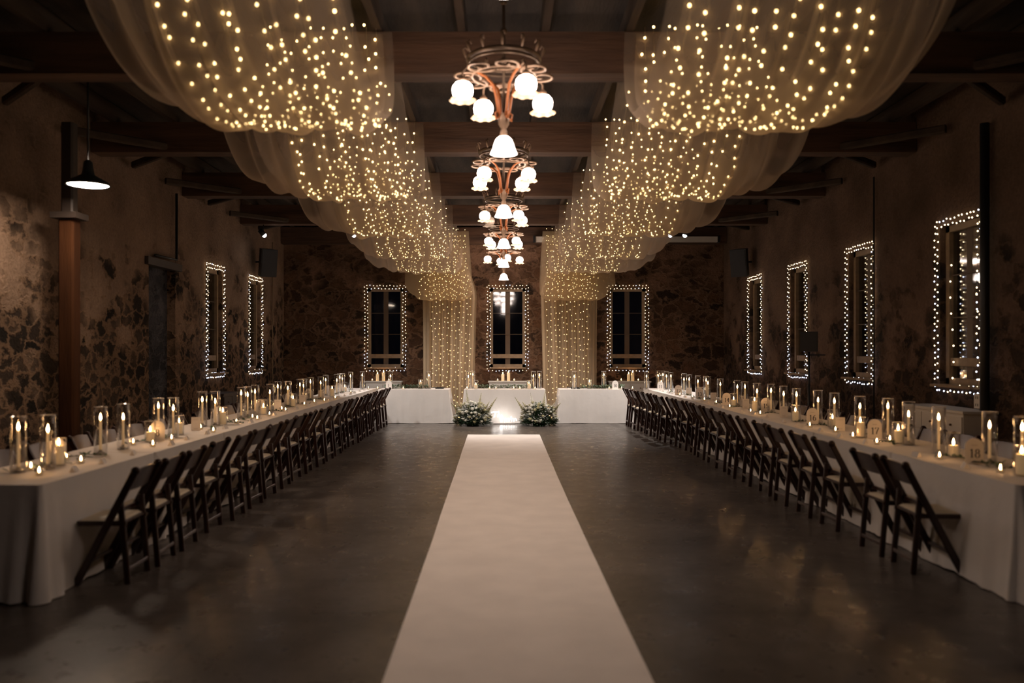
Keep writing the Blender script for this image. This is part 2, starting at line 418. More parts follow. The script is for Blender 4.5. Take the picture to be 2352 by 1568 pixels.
wall('wall_front', 'stone_left', 'y', YF, -XW, XW, [], 'stone wall behind the viewer', out=-1)
tag(MB().box((-XW - 0.24, 13.475, 1.49), (0.2, 1.05, 2.98)).build('wall_infill', 'stone_blue'), 'bluish stone filling of the blocked doorway', kind='structure')
tag(MB().box((-XW - 0.02, 13.475, 3.03), (0.16, 1.35, 0.12)).build('trim_lintel', 'dark_cabinet'), 'dark timber lintel over the blocked doorway', kind='structure')

def window(n, loc, rz, small=True):
    """local: x along the wall, +y outward, z up; origin at sill centre on the wall face"""
    root = bpy.data.objects.new('window_%d' % n, None); C.objects.link(root); root.location = loc; root.rotation_euler = (0, 0, rz)
    tag(root, 'tall wooden window with dark panes', kind='structure')
    W, H = 0.90, WZ1 - WZ0; y = 0.12
    f = MB()
    for sx in (-1, 1): f.box((sx * (W / 2 - .04), y, H / 2), (.08, .09, H))
    f.box((0, y, H - .04), (W, .09, .08)); f.box((0, y, .05), (W, .09, .10))
    f.build('window_frame', 'window_wood', root)
    MB().box((0, y + .03, H / 2), (.12, .05, H - .16)).build('mullion', 'window_wood_dark', root)
    g = MB()
    g.box((0, y, .30), (W - .14, .06, .10))
    g.build('transom_rail', 'window_wood', root)
    b = MB()
    for z in (.85, 1.38): b.box((0, y, z), (W - .14, .03, .012))
    b.build('glazing_bar', 'window_wood_dark', root)
    MB().box((0, y + .01, H / 2), (W - .1, .008, H - .1)).build('pane', 'window_glass', root)
    MB().box((0, .02, .008), (W, .30, .03)).build('window_sill', 'window_wood', root)
    return root
nW = 0
for x in back_w: nW += 1; window(nW, (x, YB, WZ0), 0)
for d in right_w: nW += 1; window(nW, (XW, d, WZ0), -PI / 2)
for d in left_w: nW += 1; window(nW, (-XW, d, WZ0), PI / 2)
# dark night beyond the glass is the world itself

# beams, joists, wall plates
BEAMS = [1.8, 4.95, 8.1, 11.25, 14.4, 17.55, 20.7]
BZ0, BZ1, BT = 4.28, 4.68, 0.13
for i, d in enumerate(BEAMS):
    dd = d if i < 6 else 20.72
    o = MB().box((0, dd, (BZ0 + BZ1) / 2), (2 * XW - .02, 2 * BT, BZ1 - BZ0)).build('ceiling_beam', 'beam_wood')
    tag(o, 'heavy timber beam crossing the room', kind='structure')
    if 0 < i < 6: 
        for s in (-1, 1):
            k = MB()
            k.bar((s * 5.42, dd - 1.0, 4.36), (s * 4.5, dd - .1, 4.36), .10, .08, up=(0, 0, 1))
            k.bar((s * 5.42, dd + 1.0, 4.36) if dd < 20 else (s * 5.42, dd, 4.36), (s * 4.5, dd + .1, 4.36) if dd < 20 else (s * 4.6, dd, 4.4), .10, .08, up=(0, 0, 1))
            tag(k.build('ceiling_brace', 'joist_wood'), 'timber braces between beam and wall', kind='structure')
j = MB()
for i in range(-7, 7):
    x = 0.4 + 0.8 * i
    if abs(x) < 5.4: j.box((x, (YB + YF) / 2, 4.79), (.075, YB - YF - .1, .21))
tag(j.build('ceiling_joist', 'joist_wood'), 'dark joists running the length of the room', kind='structure')

# ------------------------------------------------------------------ tulle swags and light curtains
rng = random.Random(11)
def side_params(side):
    # x of the edge nearest the aisle, x of the edge nearest the wall
    return (-0.97, -2.66) if side < 0 else (1.06, 2.92)
def swag_fn(side, b0, b1, xi, xo, ztop0, ztop1, zlow, seed, pleat=1.0, gather=0.12):
    r = random.Random(seed)
    ph = [r.uniform(0, 6.28) for _ in range(8)]
    def fn(u, t):
        S = math.sin(PI * t) ** 0.72 if 0 < t < 1 else 0.0
        D = b0 + (b1 - b0) * (0.5 - 0.5 * math.cos(PI * t)) * 0.45 + (b1 - b0) * t * 0.55
        zt = ztop0 + (ztop1 - ztop0) * t
        lift = 0.22 * max(0, (u - .72) / .28) ** 2 + 0.10 * max(0, (.12 - u) / .12) ** 2
        z = zt - (zt - zlow) * S * (1 - lift)
        g = 1 - gather * (1 - S)
        xm = xi + (xo - xi) * 0.42
        X = xm + (xi + (xo - xi) * u - xm) * g
        a = pleat * (0.35 + 0.65 * S)
        fold = (math.sin(u * 41 + ph[0] + 1.1 * math.sin(2.3 * t + ph[1])) * .5 + math.sin(u * 67 + ph[2] + .9 * t) * .3 + math.sin(u * 17 + ph[3] - 1.5 * t) * .6)
        X += a * .022 * math.cos(u * 41 + ph[4]) + .03 * math.sin(3 * t + ph[5]) * S
        off = a * .034 * fold
        # displace along the swag's local normal (roughly: down at the bottom, lengthwise at the ends)
        z += off * (0.4 + .6 * S); D += off * (1 - S) * .8
        return Vector((X, D, z))
    return fn
bulb_me = {}
for k, mt in (('gold', 'fairy'), ('warm', 'fairy_warm'), ('cool', 'fairy_cool')):
    me = MB().ico((0, 0, 0), .0105 if k == 'gold' else .0105, 1.15).mesh('bulb_' + k); me.materials.append(M[mt]); bulb_me[k] = me
def strand(root, pts, bulbs, wire_mat='wire', r=.0016, sz=1.0):
    """a wire through pts (local), bulbs = [(point, kind)] hanging on it"""
    st = MB().tube(pts, r, 3, cap=False).build('light_strand', wire_mat, root)
    for p, kd in bulbs:
        o = bpy.data.objects.new('bulb', bulb_me[kd]); C.objects.link(o); o.parent = st; o.location = p; o.scale = (sz, sz, sz)
    return st
SW = []
names = ['nearest', 'second', 'third', 'fourth', 'fifth', 'last']
GR = {-1: 'left', 1: 'right'}
for side in (-1, 1):
    xi, xo = side_params(side)
    for k in range(6):
        if k < 5:
            b0 = BEAMS[k + 1] + .17; b1 = BEAMS[k + 2] - .17
            z0 = z1 = 4.66; zl = 3.40
            if k == 4: b1 = 20.10; z1 = 4.5
        else:
            b0, b1, z0, z1, zl = 20.12, 20.36, 4.5, 4.55, 2.86
        xo_k = xo + side * [0, 0, .05, .1, .1, -.25][k]
        xi_k = xi + side * [0, .02, .04, .0, -.05, -.2][k]
        lab = 'sheer white tulle swag, %s from the viewer on the %s side of the ceiling' % (names[k], GR[side])
        if k == 5: lab = 'sheer white tulle loop hanging lowest, just in front of the end wall on the %s' % GR[side]
        base = Vector(((xi + xo) / 2, (b0 + b1) / 2, z0))
        root = thing('tulle_swag', base, lab, 'drape', 'tulle swags on the %s side' % GR[side])
        fa = swag_fn(side, b0, b1, xi_k, xo_k, z0, z1, zl, 100 + k + side * 31, .5 if k == 5 else 1.0)
        MB().grid(lambda u, t: fa(u, t) - base, 110, 52).build('front_layer', 'tulle' if k < 5 else 'tulle_panel', root)
        fb = swag_fn(side, b0 + (.01 if k < 5 else .05), b1 - (.01 if k < 5 else .05), xi_k + side * (.25 if k else .1), xo_k + side * (.34 if k in (1, 2, 4) else .16), z0 - .02, z1 - .02, zl + .06, 500 + k + side * 17, .5 if k == 5 else 1.2)
        if k < 5: MB().grid(lambda u, t: fb(u, t) - base, 90, 44).build('back_layer', 'tulle', root)
        # lights lie inside the swag
        lroot = thing('light_curtain', base, 'golden fairy light curtain inside the %s swag on the %s' % (names[k], GR[side]), 'fairy lights', 'fairy light curtains on the %s' % GR[side])
        ns = 10
        for q in range(ns):
            u0 = .05 + (.80 - .05) * (q + .5) / ns
            pts = []; prev = None; L = 0; samp = []
            wv = rng.uniform(0, 6.28)
            for i in range(81):
                t = i / 80
                u = u0 + .02 * math.sin(5 * t + wv)
                p = fa(u, t) + Vector((0, 0, .035)) - base
                if t < .12 or t > .88: p.y += (.03 if t < .5 else -.03)
                if prev is not None: L += (p - prev).length
                samp.append((L, p)); prev = p
            step = .155 if k < 5 else .14
            bl = []; nxt = rng.uniform(.02, step)
            for L_, p in samp:
                if L_ >= nxt:
                    bl.append((p + Vector((rng.uniform(-.03, .03), rng.uniform(-.02, .02), rng.uniform(-.012, .02))), 'gold'))
                    nxt += step * rng.uniform(.8, 1.2)
            strand(lroot, [s[1] for s in samp[::4]], bl, sz=(1.15, 1.1, 1.0, .9, .8, .65)[k])

# straight panels falling to the floor behind the head tables
for side, xa, xb in ((-1, -2.0, -.62), (1, .87, 2.30)):
    r = random.Random(40 + side); ph = [r.uniform(0, 6) for _ in range(6)]
    yy = 20.40
    base = Vector(((xa + xb) / 2, yy, 0))
    def pf(u, v, off=0.0, amp=1.0):
        z = .012 + 4.2 * v
        nar = 1 - .10 * (1 - v) ** 1.5 - .03 * math.sin(PI * v)
        xm = (xa + xb) / 2 + .04 * side * (1 - v)
        X = xm + (xa + (xb - xa) * u - (xa + xb) / 2) * nar
        q = min(1, max(0, (z - 2.95) / 1.2)); X -= -side * .38 * q * q * (3 - 2 * q) * ((1 - u) if side > 0 else u) if side < 0 else -.28 * q * q * (3 - 2 * q) * (1 - u)
        a = amp * (.6 + .4 * math.sin(PI * min(1, v * 1.2)))
        Y = yy + off + a * (.035 * math.sin(u * 38 + ph[0] + .5 * v) + .02 * math.sin(u * 71 + ph[1] - .4 * v) + .03 * math.sin(u * 13 + ph[2] + v))
        if v < .06: Y -= (0.06 - v) * 3.2 * (.6 + .4 * math.sin(u * 9))
        return Vector((X, Y, z)) - base
    root = thing('tulle_curtain', base, 'sheer gold-lit tulle panel falling to the floor %s of the middle window' % GR[side], 'drape')
    MB().grid(lambda u, v: pf(u, v), 110, 30).build('front_layer', 'tulle_panel', root)
    MB().grid(lambda u, v: pf(u * .97, v, .10, 1.2), 90, 24).build('back_layer', 'tulle_panel', root)
    lroot = thing('light_curtain', base, 'golden fairy light curtain behind the floor-length tulle panel on the %s' % GR[side], 'fairy lights', 'floor-length fairy light curtains')
    for q in range(11):
        u0 = .14 + .80 * (q + .5) / 11
        if side > 0: u0 = 1 - u0
        samp = [pf(u0 + .012 * math.sin(i * .5 + q), i / 60, .05) for i in range(0, 61)]
        bl = []; z = r.uniform(.05, .2)
        while z < 3.6:
            v = (z - .012) / 4.2; p = pf(u0 + .012 * math.sin(v * 30 + q), v, .05)
            p.x += r.uniform(-.02, .02); p.y -= .055; bl.append((p, 'gold')); z += r.uniform(.10, .2)
        strand(lroot, samp[::4], bl, sz=.62)
    # pooled hem lights on the floor between the tables
    st = []
    x0 = -1.12 if side < 0 else 1.10
    for i in range(8): st.append((Vector((x0 + r.uniform(-.12, .12), yy - .16 - .05 * r.random() - i * .02, .03)) - base, 'gold'))
    strand(lroot, [s_[0] for s_ in st], st)

# fairy lights round the windows: two strands per window
def window_lights(loc, rz, label, seed, extra=False):
    root = thing('window_lights', loc, label, 'fairy lights', 'fairy lights around the windows', rz)
    r = random.Random(seed); W, H = 1.0, WZ1 - WZ0 + .04
    for lane in (0, 1):
        o = -.03 + .07 * lane
        w2 = W / 2 - .03 + o; h0 = -.02 - o; h1 = H - .02 + o
        cor = [(-w2, h0), (w2, h0), (w2, h1), (-w2, h1), (-w2, h0)]
        pts = []; bl = []
        for (a, b), (c, d) in zip(cor[:-1], cor[1:]):
            L = math.hypot(c - a, d - b); n = max(2, round(L / .088))
            for i in range(n):
                t = (i + (.5 if lane else 0)) / n
                p = Vector((a + (c - a) * t + r.uniform(-.012, .012), -.03 - r.random() * .01, b + (d - b) * t + r.uniform(-.012, .012)))
                pts.append(p)
                low = p.z < .5 or r.random() < .35 * (1 - p.z / H) + .1
                bl.append((p, 'cool' if (low and r.random() < .75) else 'warm'))
        strand(root, pts, bl, 'wire_green', .0025, .85)
    if extra:
        for x in (-.28, .3):
            pts = [Vector((x + .04 * math.sin(z * 4), .06, z)) for z in [i * .1 for i in range(1, 17)]]
            strand(root, pts, [(p, 'warm') for p in pts[::2]], 'wire_green', .0025)
bn = ['left', 'middle', 'right']
for i, x in enumerate(back_w): window_lights((x, YB, WZ0), 0, 'fairy lights outlining the %s window of the end wall' % bn[i], 60 + i)
for i, d in enumerate(right_w): window_lights((XW, d, WZ0), -PI / 2, 'fairy lights outlining the %s window of the right-hand wall' % ORD[i], 70 + i, i == 0)
for i, d in enumerate(left_w): window_lights((-XW, d, WZ0), PI / 2, 'fairy lights outlining the %s window of the left-hand wall' % ORD[i], 80 + i)

# ------------------------------------------------------------------ chandeliers
def spiral(c, r0, turns, a0, d=1, n=26):
    return [Vector((c[0] + r0 * (1 - .78 * i / n) * math.cos(a0 + d * 2 * PI * turns * i / n), c[1] + r0 * (1 - .78 * i / n) * math.sin(a0 + d * 2 * PI * turns * i / n), c[2])) for i in range(n + 1)]
def shade_prof(bell=False):
    if bell: return [(.025, .0), (.045, -.008), (.068, -.03), (.083, -.066), (.094, -.108), (.110, -.142), (.114, -.150)]
    return [(.026, .0), (.058, -.010), (.080, -.036), (.088, -.070), (.083, -.105), (.066, -.128)]
def make_chandelier(loc, rz, label, dead=None, W=GLOBE_W):
    root = thing('chandelier', loc, label, 'chandelier', 'chandeliers along the middle of the ceiling', rz)
    zr = -.93     # ring height below the ceiling mount (mount at z=4.9)
    MB().lathe([(.001, 0), (.09, 0), (.09, -.02), (.05, -.06), (.015, -.09)], 20).build('ceiling_rose', 'bronze', root)
    m = MB().tube([(0, 0, -.05), (0, 0, -1.30)], .013, 8)
    for z in (-.3, -.55, -.8): m.ball((0, 0, z), .03, 10, 6)
    m.build('rod', 'bronze', root)
    ring = [(.27 * math.cos(2 * PI * i / 40), .27 * math.sin(2 * PI * i / 40), zr) for i in range(40)]
    MB().tube(ring, .014, 6, closed=True).build('ring', 'gilt', root)
    ring2 = [(.30 * math.cos(2 * PI * i / 40), .30 * math.sin(2 * PI * i / 40), zr + .14) for i in range(40)]
    m = MB().tube(ring2, .022, 6, closed=True)
    m.tube([(.30 * math.cos(2 * PI * i / 40), .30 * math.sin(2 * PI * i / 40), zr + .10) for i in range(40)], .012, 6, closed=True)
    m.build('upper_ring', 'bronze', root)
    for k in range(12):
        a = 2 * PI * k / 12
        c = (.31 * math.cos(a), .31 * math.sin(a), zr + .20)
        MB().tube([(c[0], c[1], c[2] - .05), (c[0] * 1.06, c[1] * 1.06, c[2] - .01), (c[0] * 1.12, c[1] * 1.12, c[2] + .03), (c[0] * 1.04, c[1] * 1.04, c[2] + .05), (c[0] * .98, c[1] * .98, c[2] + .02)], [.010, .014, .012, .010, .006], 6).build('finial', 'gilt', root)
    for k in range(4):
        a = PI / 2 * k
        ca, sa = math.cos(a), math.sin(a)
        def rot(x, y, z): return Vector((x * ca - y * sa, x * sa + y * ca, z))
        # horizontal scrolls on the ring plane
        m = MB()
        for sg in (-1, 1):
            pts = [rot(p.x, p.y, p.z) for p in spiral((.29, sg * .145, zr - .005), .135, 1.35, PI * (1.0 if sg > 0 else -1.0), sg)]
            m.tube(pts, [.015 - .006 * i / 26 for i in range(27)], 6)
        m.build('scroll', 'gilt', root)
        # copper arm rising from the hub to the ring
        arm = [rot(.03, 0, -1.30), rot(.055, 0, -1.22), rot(.07, 0, -1.12), rot(.10, 0, -1.02), rot(.17, 0, zr - .03), rot(.25, 0, zr), rot(.30, 0, zr + .01)]
        MB().tube(arm, .013, 7).build('arm', 'copper', root)
        MB().tube([rot(.03, 0, -1.27), rot(.075, 0, -1.30), rot(.08, 0, -1.25), rot(.055, 0, -1.235)], [.013, .012, .010, .006], 6).build('curl', 'copper', root)
        # shade hanging under the ring
        lx = .385
        hold = MB().tube([rot(.30, 0, zr), rot(lx - .03, 0, zr + .02), rot(lx, 0, zr - .02), rot(lx, 0, zr - .10)], .010, 6)
        hold.lathe([(.012, 0), (.034, -.02), (.036, -.05), (.02, -.055)], 12, tuple(rot(lx, 0, zr - .06)))
        h = hold.build('lamp_holder', 'gilt', root)
        c = rot(lx, 0, zr - .105)
        off = (dead == k)
        sh = MB().lathe(shade_prof(), 20, c).build('lamp_shade', 'opal_off' if off else 'opal', root)
        if not off: light('lamp_light', 'SPOT', c + Vector((0, 0, -.19)), W, (1, .79, .64), root, spot_size=R(104), spot_blend=1.0, shadow_soft_size=.07)
        def wob(r, z, a, i):
            f = max(0, i - 1) / 2
            return r * (1 + .06 * f * math.sin(8 * a)), z + .006 * f * math.sin(8 * a)
        MB().lathe([(.066, -.128), (.074, -.136), (.100, -.146), (.108, -.160)], 40, c, wob).build('shade_rim', 'opal_off' if off else 'opal_rim', sh)
    m = MB().lathe([(.012, -1.24), (.035, -1.26), (.05, -1.30), (.045, -1.34), (.02, -1.38), (.03, -1.40), (.034, -1.44), (.03, -1.45)], 16)
    m.build('hub', 'gilt', root)
    MB().lathe(shade_prof(True), 24, (0, 0, -1.44)).build('lamp_shade', 'opal', root)
    light('lamp_light', 'SPOT', (0, 0, -1.62), W, (1, .79, .64), root, spot_size=R(104), spot_blend=1.0, shadow_soft_size=.07)
    return root
CH = [(3.85, 40), (7.1, 28), (10.45, 52), (13.6, 38), (16.7, 40), (19.75, 12)]
for i, (d, a) in enumerate(CH):
    make_chandelier((0.0, d, 4.9), R(a), 'ornate metal chandelier with glowing white glass shades, %s to the viewer' % ORD[i].replace(' nearest', ' closest').replace('nearest', 'closest'), 1 if i == 3 else None, GLOBE_W * (.25 if i == 0 else 1))

# ------------------------------------------------------------------ tables
TZ = 0.762
def make_table(loc, W, L, rz, label, flare, group, seed):
    """L along local y, W along local x; flare = (x-, x+, y-, y+) how far each hem swings out"""
    root = thing('banquet_table', loc, label, 'table', group, rz)
    r = random.Random(seed)
    # perimeter with round corners
    cr = .03; per = []
    cs = [(W/2 - cr, L/2 - cr, 0), (-W/2 + cr, L/2 - cr, PI/2), (-W/2 + cr, -L/2 + cr, PI), (W/2 - cr, -L/2 + cr, 3*PI/2)]
    for ci in range(4):
        cx, cy, a0 = cs[ci]
        for k in range(7):
            a = a0 + PI / 2 * k / 6
            per.append((cx + cr * math.cos(a), cy + cr * math.sin(a), math.cos(a), math.sin(a), 1.0))
        nx, ny, _ = cs[(ci + 1) % 4]
        a = a0 + PI / 2
        ex, ey = cx + cr * math.cos(a), cy + cr * math.sin(a); fx, fy = nx + cr * math.cos(a), ny + cr * math.sin(a)
        n = 44 if abs(fy - ey) > 1.0 or abs(fx - ex) > 1.0 else 24
        for k in range(1, n): per.append((ex + (fx - ex) * k / n, ey + (fy - ey) * k / n, math.cos(a), math.sin(a), max(0, 1 - min(k, n - k) / 5)))
    ph = [r.uniform(0, 6.28) for _ in range(6)]
    vs = []; np_ = len(per); rows = 13
    def fl(nx, ny):
        return (flare[1] if nx > 0 else flare[0]) * nx * nx + (flare[3] if ny > 0 else flare[2]) * ny * ny
    for j_ in range(rows):
        h = j_ / (rows - 1)
        for i, (x, y, nx, ny, cn) in enumerate(per):
            s = i / np_ * 2 * PI
            f = fl(nx, ny)
            pl = (math.sin(s * 23 + ph[0]) * .5 + math.sin(s * 37 + ph[1] + h) * .35 + math.sin(s * 9 + ph[2]) * .5)
            o = f * (h * .7 + h * h * .3) * (1 + .8 * cn) + f * .42 * pl * h * (1 + 1.5 * cn)
            if h == 0: o = 0
            z = TZ - .006 * (1 if j_ == 0 else 0) - (TZ - .006) * h if j_ else TZ
            if j_ == rows - 1: z = .006 + .012 * max(0, math.sin(s * 5 + ph[3])) * min(1, f * 20)
            vs.append((x + nx * o, y + ny * o, z))
    fs = [(j_ * np_ + i, j_ * np_ + (i + 1) % np_, (j_ + 1) * np_ + (i + 1) % np_, (j_ + 1) * np_ + i) for j_ in range(rows - 1) for i in range(np_)]
    m = MB().add(vs, fs, True)
    m.add([v for v in vs[:np_]], [tuple(range(np_))], False)
    m.build('tablecloth', 'white_linen', root)
    MB().box((0, 0, TZ - .025), (W - .03, L - .03, .03)).build('tabletop', 'dark_cabinet', root)
    for sx in (-1, 1):
        for sy in (-1, 1):
            MB().tube([(sx * (W/2 - .1), sy * (L/2 - .15), 0), (sx * (W/2 - .1), sy * (L/2 - .15), TZ - .04)], .014, 8).build('leg', 'black_metal', root)
    return root
TW = .76
def row_x(side, d):
    """x of the table centre line at depth d"""
    t = (d - 5.5) / 14.0
    return -(3.40 - .06 * t) if side < 0 else 3.73 - .08 * t
NUM = {-1: [9, 8, 7, 6, 5, 4, 3, 2], 1: [18, 17, 16, 15, 14, 13, 12, 11]}
PITCH = 1.765
for side in (-1, 1):
    for k in range(8):
        d = 5.46 + PITCH * (k + .5)
        fi = .035
        fx = (.02, fi) if side < 0 else (fi, .02)
        make_table((row_x(side, d), d, 0), TW, PITCH - .012, (.06 if side < 0 else .08) / 14.0 * (1 if side < 0 else 1) * (-1 if side < 0 else 1) * 1.0,
                   'long table %s in the %s row, white cloth to the floor' % ('closest to the viewer' if k == 0 else 'under the %s card' % NW[NUM[side][k]], GR[side]),
                   (fx[0], fx[1], .07 if k == 0 else .0, .0), 'tables of the %s row' % GR[side], 200 + k + side * 20)
HT = []
for xc, nm, L in ((-2.04, 'left', 1.60), (.02, 'middle', 1.84), (2.06, 'right', 1.60)):
    make_table((xc, 19.22, 0), .74, L, PI / 2, '%s head table under a white cloth in front of the end wall' % nm, (.025, .025, .06, .06), 'head tables', 300 + int(xc * 3))

# ------------------------------------------------------------------ chairs
def make_chair():
    root = thing('folding_chair', (0, 0, 0), 'x', 'chair')
    # local: +y towards the table, back at -y
    for s in (-1, 1):
        x = s * .205
        top = Vector((x, -.215, .80)); foot = Vector((x, .20, 0))
        m = MB().bar(foot, top, .03, .052, up=(1, 0, 0))
        m.lathe([(.001, -.015), (.028, -.015), (.031, 0), (.028, .015), (.001, .015)], 12, (0, 0, 0))
        # turn the rounded head so that its axis lies across the chair
        n = 12 * 5
        for i in range(len(m.v) - n, len(m.v)):
            vx, vy, vz = m.v[i]; m.v[i] = (x + vz, top.y + vx, top.z + vy)
        m.build('leg', 'chair_wood', root)
        x2 = s * .178
        MB().bar((x2, -.10, .575), (x2, -.15, 0), .026, .042, up=(1, 0, 0)).build('leg', 'chair_wood', root)
        MB().bar((x2 + s * .0, -.14, .425), (x2, .19, .425), .02, .03, up=(1, 0, 0)).build('seat_rail', 'chair_wood', root)
    def back(u, v, d):
        x = -.195 + .39 * u; y = -.150 - .065 * v - .018 * math.sin(PI * u) + d
        return Vector((x, y, .655 + .145 * v + .012 * math.sin(PI * u) * v))
    m = MB()
    m.grid(lambda u, v: back(u, v, 0), 10, 3); m.grid(lambda u, v: back(u, v, .016), 10, 3)
    for v in (0, 1): m.grid(lambda u, w_: back(u, v, .016 * w_), 10, 1)
    m.build('backrest', 'chair_wood', root)
    MB().bar((-.2, -.06, .50), (.2, -.06, .50), .018, .03, up=(0, 1, 0)).build('stretcher', 'chair_wood', root)
    MB().bar((-.195, .117, .16), (.195, .117, .16), .018, .028, up=(0, 1, 0)).build('stretcher', 'chair_wood', root)
    MB().bar((-.17, -.15, .10), (.17, -.15, .10), .018, .028, up=(0, 1, 0)).build('stretcher', 'chair_wood', root)
    MB().box((0, .035, .435), (.37, .33, .018)).build('seat_frame', 'chair_wood', root)
    def pad(u, v):
        x = -.175 + .35 * u; y = -.115 + .30 * v
        e = min(u, 1 - u, v, 1 - v); return Vector((x, y, .445 + .02 * min(1, e / .12) ** .5))
    MB().grid(pad, 14, 14).build('seat', 'seat_pad', root)
    return root
proto = make_chair(); used = False
def place_chair(x, y, rz, label, group):
    global used
    if not used:
        used = True; proto.location = (x, y, 0); proto.rotation_euler = (0, 0, rz); proto['label'] = label; proto['group'] = group; return proto
    return dup(proto, (x, y, 0), rz, label, group)
Lc = [6.05, 6.52, 7.0, 7.7, 8.25, 8.85, 9.45, 10.1, 10.7, 11.3, 11.95, 12.55, 13.2, 13.8, 14.4, 15.0, 15.6, 16.15, 16.7, 17.25, 17.8, 18.35]
Rc = [6.3, 6.83, 7.75, 8.35, 8.98, 9.6, 10.25, 10.87, 11.5, 12.1, 12.7, 13.3, 13.9, 14.5, 15.1, 15.7, 16.25, 16.8, 17.3, 17.8, 18.28]
rc = random.Random(5)
for side, lst in ((-1, Lc), (1, Rc)):
    for i, d in enumerate(lst):
        t = (d - 6) / 12
        if side < 0: x = -(2.80 - .06 * t); jx = rc.uniform(-.03, .02)
        else:
            x = 3.14 - .02 * t - max(0, (d - 13.5)) * .06; jx = rc.uniform(-.03, .02)
        place_chair(x + jx * side * -1, d, side * -PI / 2 + R(rc.uniform(-4, 4)), 'dark wooden folding chair with ivory seat, %s, aisle side of %s table row' % (ORD[i], GR[side]),
                    'aisle-side chairs of the %s row' % GR[side])
for side in (-1, 1):
    for i in range(17):
        d = 6.3 + .63 * i
        x = row_x(side, d) + side * (.38 + .20)
        place_chair(x + rc.uniform(-.03, .05) * side, d + rc.uniform(-.04, .04), side * PI / 2 + R(rc.uniform(-5, 5)), 'dark wooden folding chair, %s on the wall side of the %s table row' % (ORD[i], GR[side]),
                    'wall-side chairs of the %s row' % GR[side])

# ------------------------------------------------------------------ aisle runner
def runner():
    prof = [(2.6, -.59, .76), (4.13, -.60, .74), (5.6, -.607, .725), (7.07, -.615, .715), (9.0, -.635, .705), (11.2, -.652, .70), (13.8, -.68, .70), (16.3, -.70, .70)]
    r = random.Random(9)
    def fn(u, v):
        q = v * (len(prof) - 1); k = min(int(q), len(prof) - 2); f = q - k
        d = prof[k][0] * (1 - f) + prof[k+1][0] * f; a = prof[k][1] * (1 - f) + prof[k+1][1] * f; b = prof[k][2] * (1 - f) + prof[k+1][2] * f
        return Vector((a + (b - a) * u, d, .006 + .0025 * math.sin(u * 7 + d * 2.1) * math.sin(d * 1.3)))
    m = MB().grid(fn, 16, 70)
    for e in (0, 1): m.grid(lambda u, v: Vector((fn(e, v).x, fn(e, v).y, fn(e, v).z * u)), 1, 70)
    m.grid(lambda u, v: Vector((fn(u, 1).x, fn(u, 1).y, fn(u, 1).z * v)), 16, 1)
    tag(m.build('aisle_runner', 'runner'), 'long white fabric aisle runner down the middle of the concrete floor', 'carpet runner')
runner()

# ------------------------------------------------------------------ candles
def flame_mb(z, s=1.0):
    return MB().lathe([(.0005, z), (.0055 * s, z + .006 * s), (.0085 * s, z + .016 * s), (.007 * s, z + .028 * s), (.003 * s, z + .042 * s), (.0004, z + .052 * s)], 10)
def glass_cyl(r, h):
    return MB().lathe([(.001, .003), (r - .004, .003), (r, .008), (r, h - .004), (r + .0012, h), (r - .002, h + .003), (r - .0045, h), (r - .003, h - .004), (r - .003, .012), (.001, .010)], 28)
def rim(r, h, root):
    MB().tube([(r * math.cos(2 * PI * i / 28), r * math.sin(2 * PI * i / 28), h) for i in range(28)], .0016, 5, closed=True).build('rim', 'glass_rim_glint', root)
def tall_candle(h=.285, label='x'):
    root = thing('candle_in_glass', (0, 0, 0), label, 'candle')
    rim(.054, .402, glass_cyl(.054, .40).build('glass_cylinder', 'clear_glass', root))
    MB().lathe([(.001, .012), (.03, .012), (.032, .02), (.016, .026), (.014, .04), (.001, .04)], 16).build('candle_foot', 'tin', root)
    c = MB().lathe([(.0125, .03), (.0115, .04), (.0105, h - .004), (.008, h), (.001, h - .002)], 14).build('taper', 'wax', root)
    MB().tube([(0, 0, h - .003), (0, 0, h + .012)], .001, 5).build('wick', 'wick', c)
    flame_mb(h + .004, 1.1).build('flame', 'flame', root)
    return root
def pillar_candle(h=.13, gh=.20, label='x', glass=True):
    root = thing('pillar_candle', (0, 0, 0), label, 'candle')
    if glass: rim(.052, gh + .002, glass_cyl(.052, gh).build('glass_cylinder', 'clear_glass', root))
    b = .014 if glass else 0
    c = MB().lathe([(.001, b), (.037, b), (.038, b + .004), (.038, h - .004), (.036, h), (.028, h - .003), (.001, h - .008)], 22).build('wax_body', 'wax', root)
    MB().tube([(0, 0, h - .008), (0, 0, h + .008)], .0012, 5).build('wick', 'wick', c)
    flame_mb(h + .002, 1.0).build('flame', 'flame', root)
    return root
def tea_light(label='x'):
    root = thing('tea_light', (0, 0, 0), label, 'candle')
    MB().lathe([(.001, .0), (.024, .0), (.033, .045), (.031, .045), (.022, .004), (.001, .004)], 18).build('glass_cup', 'clear_glass', root)
    MB().lathe([(.001, .004), (.021, .004), (.026, .022), (.001, .022)], 14).build('wax_body', 'wax', root)
    flame_mb(.021, .75).build('flame', 'flame', root)
    return root
def place_set(proto_list, items, group, lab, z=TZ + .001):
    """items = [(x,y)] ordered from the viewer"""
    r = random.Random(len(items) + 3)
    for i, (x, y) in enumerate(items):
        pr = proto_list[i % len(proto_list)]
        if not pr.get('placed'):
            pr['placed'] = 1; o = pr
        else: o = copy_tree(pr)
        o.location = (x, y, z); o.rotation_euler = (0, 0, r.uniform(0, 6))
        o['label'] = lab(i); o['group'] = group
talls = [tall_candle(h) for h in (.30, .27, .285, .26)]
